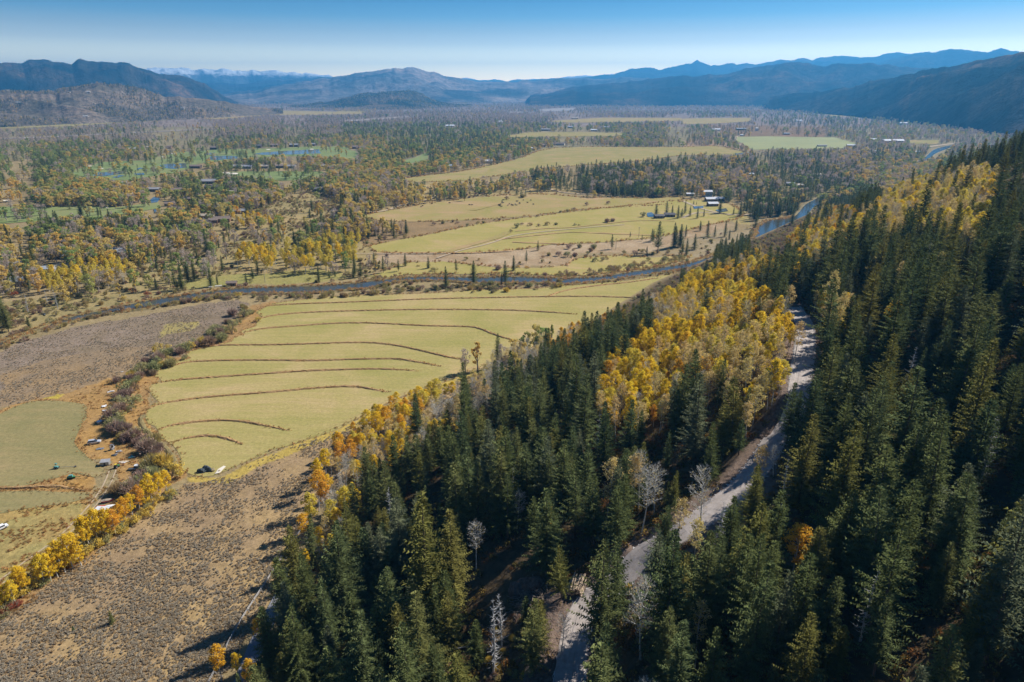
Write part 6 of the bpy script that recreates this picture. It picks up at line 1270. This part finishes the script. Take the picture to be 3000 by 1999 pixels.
def trailer(u, v, rz, label, mt, load=None):
    e = empty('trailer', P3(u, v), rz, label, 'trailer', 'trailers in the lot'); b = MB(); b.box((0,0,.65), (4.2,2.0,.18)); b.build('bed', M['steel'], e)
    b = MB()
    for y in (-.97,.97): b.box((0,y,1.0), (4.2,.06,.5))
    b.box((-2.07,0,1.0), (.06,2.0,.5)); b.build('sideboard', M[mt], e); b = MB(); b.tube([(2.1,-.5,.6),(3.3,0,.5),(2.1,.5,.6)], .06, 5); b.build('drawbar', M['steel'], e)
    for y in (-1.1,1.1): wheel(e, -.3, y, .36, .22)
trailer(386, 1378, .1, 'dark flat trailer with slatted sides beside the tractor', 'wall_dark'); trailer(406, 1386, .05, 'teal sided trailer at the willow edge', 'teal'); trailer(338, 1443, .7, 'long grey trailer angled by the creek shrubs', 'steel')
def boat(u, v, rz, label, hull, cover):
    e = empty('boat', P3(u, v), rz, label, 'boat', 'covered boats in the lot')
    def sec(x, w_, z0, z1): return [(x,0,z0),(x,w_*.7,z0+.15),(x,w_,z1),(x,-w_,z1),(x,-w_*.7,z0+.15)]
    loft([sec(-3,.95,.5,1.3), sec(-1,1.1,.4,1.35), sec(1,1.0,.42,1.4), sec(2.4,.5,.65,1.5), sec(3.1,.06,1.1,1.6)]).build('hull', M[hull], e)
    def top(x, w_, z1, z2): return [(x,-w_,z1),(x,w_,z1),(x,w_*.3,z2),(x,-w_*.3,z2)]
    loft([top(-2.9,.9,1.32,1.45), top(-.8,1.08,1.37,1.95), top(1,.98,1.42,1.85), top(2.5,.4,1.52,1.6)]).build('cover', M[cover], e)
    b = MB(); b.box((0,-.5,.25), (4,.12,.5)); b.box((0,.5,.25), (4,.12,.5)); b.build('cradle', M['steel'], e)
boat(300, 1492, .1, 'white boat under a red cover behind the white-roofed box shed', 'white', 'red'); boat(322, 1490, .35, 'small white boat right of the red-covered boat', 'white', 'white'); boat(316, 1472, .3, 'faded red boat among weeds above the box shed', 'red', 'wall_tan')
def pile(name, u, v, rz, label, cat, n, size, mats, spread=1.0, group=None):
    """a heap of sheets or boards; each piece is a part"""
    e = empty(name, P3(u, v), rz, label, cat, group)
    for k in range(n):
        b = MB(); L_ = size[0]*random.uniform(.6,1.2); b.box((0,0,0), (L_, size[1]*random.uniform(.6,1.2), size[2])); o = b.build('sheet' if size[1] > .5 else 'board', M[random.choice(mats)], e)
        o.location = (random.gauss(0,.5)*spread, random.gauss(0,.5)*spread, .12+size[2]*1.3*k*.6); o.rotation_euler = (random.gauss(0,.06), random.gauss(0,.06), random.gauss(0,.5))
for u, v, lb, n, sz, mt in ((303,1193,'stack of pale roofing sheets, uppermost heap of the scrap row',6,(2.6,1.0,.08),['steel','white']),(309,1205,'loose silver sheets just below the uppermost scrap heap',6,(2.4,.8,.08),['silver','white']),(305,1222,'grey panels midway down the scrap row',5,(2.4,.9,.08),['steel','white']),(307,1236,'short pale boards below the grey panels',4,(2.2,.25,.1),['white','lumber']),
  (296,1315,'flat dark sheets just below the wagon',5,(2.6,1.1,.06),['steel','tarp']),(330,1318,'jumbled metal heap right of the wagon',14,(1.9,.5,.25),['steel','tarp','white','silver']),(348,1324,'white sheets right of the metal heap',5,(2.2,.9,.08),['white','steel']),(338,1335,'low grey scrap below the metal heap',6,(1.8,.6,.1),['steel','tarp']),(362,1355,'pair of long white sheets lying in the grass',4,(3.0,1.2,.06),['white','white','lumber']),(386,1341,'dark framed panels beside the willows',6,(2.4,.8,.1),['steel','teal','tarp']),(270,1523,'weathered planks lying below the box shed',5,(3.0,.3,.08),['lumber','steel']),(324,1149,'white trough-like panel beside the upper willows',2,(2.8,.8,.3),['white']),(450,1040,'white and orange sheet beside the upper creek',3,(2.4,1.0,.1),['white','red']),(356,1091,'small pale board beside the creek willows',2,(1.6,.4,.1),['white'])):
    pile('scrap_pile', u, v, random.uniform(-.2,.8), lb, 'scrap', n, sz, mt, .8, 'scrap heaps along the creek')
def tank(u, v, r, label):
    e = empty('round_tank', P3(u, v), 0, label, 'tank'); b = MB(); b.tube([(0,0,0),(0,0,.8)], r, 16); b.build('drum', M['steel'], e); b = MB(); b.tube([(0,0,.8),(0,0,.95),(0,0,1.0)], [r*1.04,r*.9,r*.3], 16); b.build('lid', M['white'], e)
tank(293, 1240, 1.1, 'round white stock tank in the scrap row'); tank(400, 1370, .8, 'small round tank between the trailer and the willows')
def haystack():
    e = empty('hay_stack', P3(603, 1381), .2, 'tarp-covered hay stack at the tip of the hay field', 'hay stack')
    rs = random.Random(4); bm = bmesh.new(); bmesh.ops.create_icosphere(bm, subdivisions=4, radius=1)
    for q in bm.verts:
        n = 1+.22*(rs.random()-.5)+.25*math.sin(q.co.x*4+q.co.y*3); q.co = Vector((q.co.x*3.3*n, q.co.y*1.9*n, max(-.02, q.co.z*2.3*n*(1-.25*q.co.x))))
    me = bpy.data.meshes.new('tarp'); bm.to_mesh(me); bm.free(); link('tarp', me, e, mat=M['tarp'])
    for k in range(9): b = MB(); b.box((0,0,0), (1.2,.7,.5)); o = b.build('bale', M['hay'], e); o.location = (3.3+random.random()*1.2, random.uniform(-1.3,.6), .28+.4*(k % 2)); o.rotation_euler = (0, 0, random.random())
    sheet('chaff_patch', [(640,1378),(655,1368),(662,1370),(645,1388),(630,1392)], M['sand'], .14, amp=.3)
haystack()
def rake():
    e = empty('hay_rake', P3(168, 1374), .1, 'dark wheeled hay rake with long arm in the lower-left field', 'hay rake')
    b = MB(); b.tube([(0,0,.7),(8.5,.3,.6)], .1, 6); b.build('arm', M['steel'], e)
    b = MB(); b.box((-.4,0,.9), (1.8,1.1,.8)); b.tube([(-.4,0,1.2),(-.3,.2,2.4)], .09, 6); b.box((-.3,.2,2.5), (.9,.6,.5)); b.build('frame', M['teal'], e)
    for x in (-1,.4): wheel(e, x, .7, .5, .25); wheel(e, x, -.7, .5, .25)
    b = MB(); b.tube([(8.2,.3,.4),(8.2,.9,.4)], .4, 8); b.build('end_wheel', M['black'], e)
rake()
def implement():
    e = empty('farm_implement', P3(209, 1404), .3, 'dark disc implement parked in the orange grass by the field', 'farm implement')
    b = MB(); b.box((0,0,.8), (2.4,1.0,.25)); b.tube([(1.2,0,.7),(2.6,0,.5)], .08, 5); b.build('frame', M['green_paint'], e)
    for k in range(6): b = MB(); b.tube([(-1+k*.4,-.1,.42),(-1+k*.4,.02,.42)], .42, 12); b.build('disc', M['black'], e)
    b = MB(); b.box((0,.1,1.2), (1.2,.8,.6)); b.build('hopper', M['teal'], e)
implement()
def truck(u, v, label):
    e = empty('pickup_truck', P3(u, v), 1.0, label, 'pickup truck'); b = MB(); b.box((0,0,.75), (5.2,1.9,.6)); b.build('body', M['white'], e); b = MB(); b.box((.5,0,1.35), (1.9,1.7,.65)); b.build('cab', M['glass'], e); b = MB(); b.box((.5,0,1.7), (1.7,1.6,.06)); b.build('roof', M['white'], e)
    for x in (-1.6,1.6):
        for y in (-.85,.85): wheel(e, x, y, .4)
truck(2, 1552, 'white pickup truck cut by the left frame edge')
def picnic(u, v, label):
    e = empty('picnic_table', P3(u, v), .2, label, 'picnic table', 'white lawn furniture by the cabin'); b = MB(); b.box((0,0,.74), (2.4,.8,.08)); b.build('table_top', M['white'], e)
    for y in (-.75,.75): b = MB(); b.box((0,y,.45), (2.4,.3,.07)); b.build('bench', M['white'], e)
    for x in (-.9,.9): b = MB(); b.box((x,0,.36), (.1,1.5,.08)); b.tube([(x,-.5,0),(x,0,.72),(x,.5,0)], .05, 4); b.build('leg', M['white'], e)
for x, y, lb in ((1452,925,'white picnic table under the big spruce by the river'),(1495,920,'white picnic table left of the log cabin'),(1520,918,'white bench set nearest to the log cabin')): picnic(*c4(x, y), lb)
pole_m = MB(); pole_m.tube([(0,0,0),(0,0,10)], [.2,.14], 7); 
for u, v, lb in ((*m1(1892,662),'wooden utility pole beside the tall lone spruce in the meadow'),(*m1(305,752),'wooden utility pole left of the riverside meadow'),(*m1(2050,582),'wooden utility pole near the two small meadow trees'),(*c4(1828,890),'wooden utility pole on the lawn right of the cabin')):
    e = empty('utility_pole', (*gp(u, v), 0), .3, lb, 'utility pole', 'utility poles'); b = MB(); b.tube([(0,0,0),(0,0,10)], [.2,.14], 7); b.build('post', M['bark_grey'], e); b = MB(); b.box((0,0,9.4), (2.2,.14,.16)); b.build('crossarm', M['bark_grey'], e)
def cows():
    b = MB(); b.cur = 0
    body = loft([[(x, -w_, z0), (x, w_, z0), (x, w_*1.1, (z0+z1)/2), (x, w_*.7, z1), (x, -w_*.7, z1), (x, -w_*1.1, (z0+z1)/2)] for x, w_, z0, z1 in ((-1.1,.2,.9,1.3),(-.8,.36,.65,1.42),(.4,.38,.6,1.4),(.9,.28,.75,1.45),(1.25,.16,.9,1.35),(1.7,.14,.8,1.15),(1.85,.08,.8,1.0))])
    for x in (-.75,.6):
        for y in (-.22,.22): body.tube([(x,y,.75),(x+.03,y,.4),(x,y,0)], [.12,.07,.07], 5)
    body.tube([(-1.1,0,1.3),(-1.25,0,.7)], .03, 4); me = body.mesh('cow', [M['cow']]); random.seed(12); its = []
    for k in range(34):
        x, y = (random.uniform(1080,1330), random.uniform(325,372)) if k < 24 else (random.uniform(480,900), random.uniform(345,375)); u, v = m1(x, y)
        o = link('cow', me, loc=(*gp(u, v), .22), rz=random.uniform(0, 6.28)); tag(o, 'black cow grazing with the herd on the green patch of the tan pasture' if k < 24 else 'black cow grazing in the loose line on the left of the tan pasture', 'cow', 'cows of the herd' if k < 24 else 'cows of the loose line')
cows()

# ---------------------------------------------------------------- the air
def haze():
    b = MB(); b.box((0, 9000, 497), (60000, 30000, 1006)); me = b.mesh('haze'); m, n, out = newmat('haze'); v_ = N(n, 'ShaderNodeVolumePrincipled', i={'Color': (*HAZE_COLOR, 1), 'Density': HAZE_DENSITY, 'Anisotropy': 0.25}); n.links.new(v_.outputs[0], out.inputs['Volume'])
    tag(link('haze', me, mat=m), 'thin blue air between the camera and the mountains', 'haze', kind='stuff')
haze()
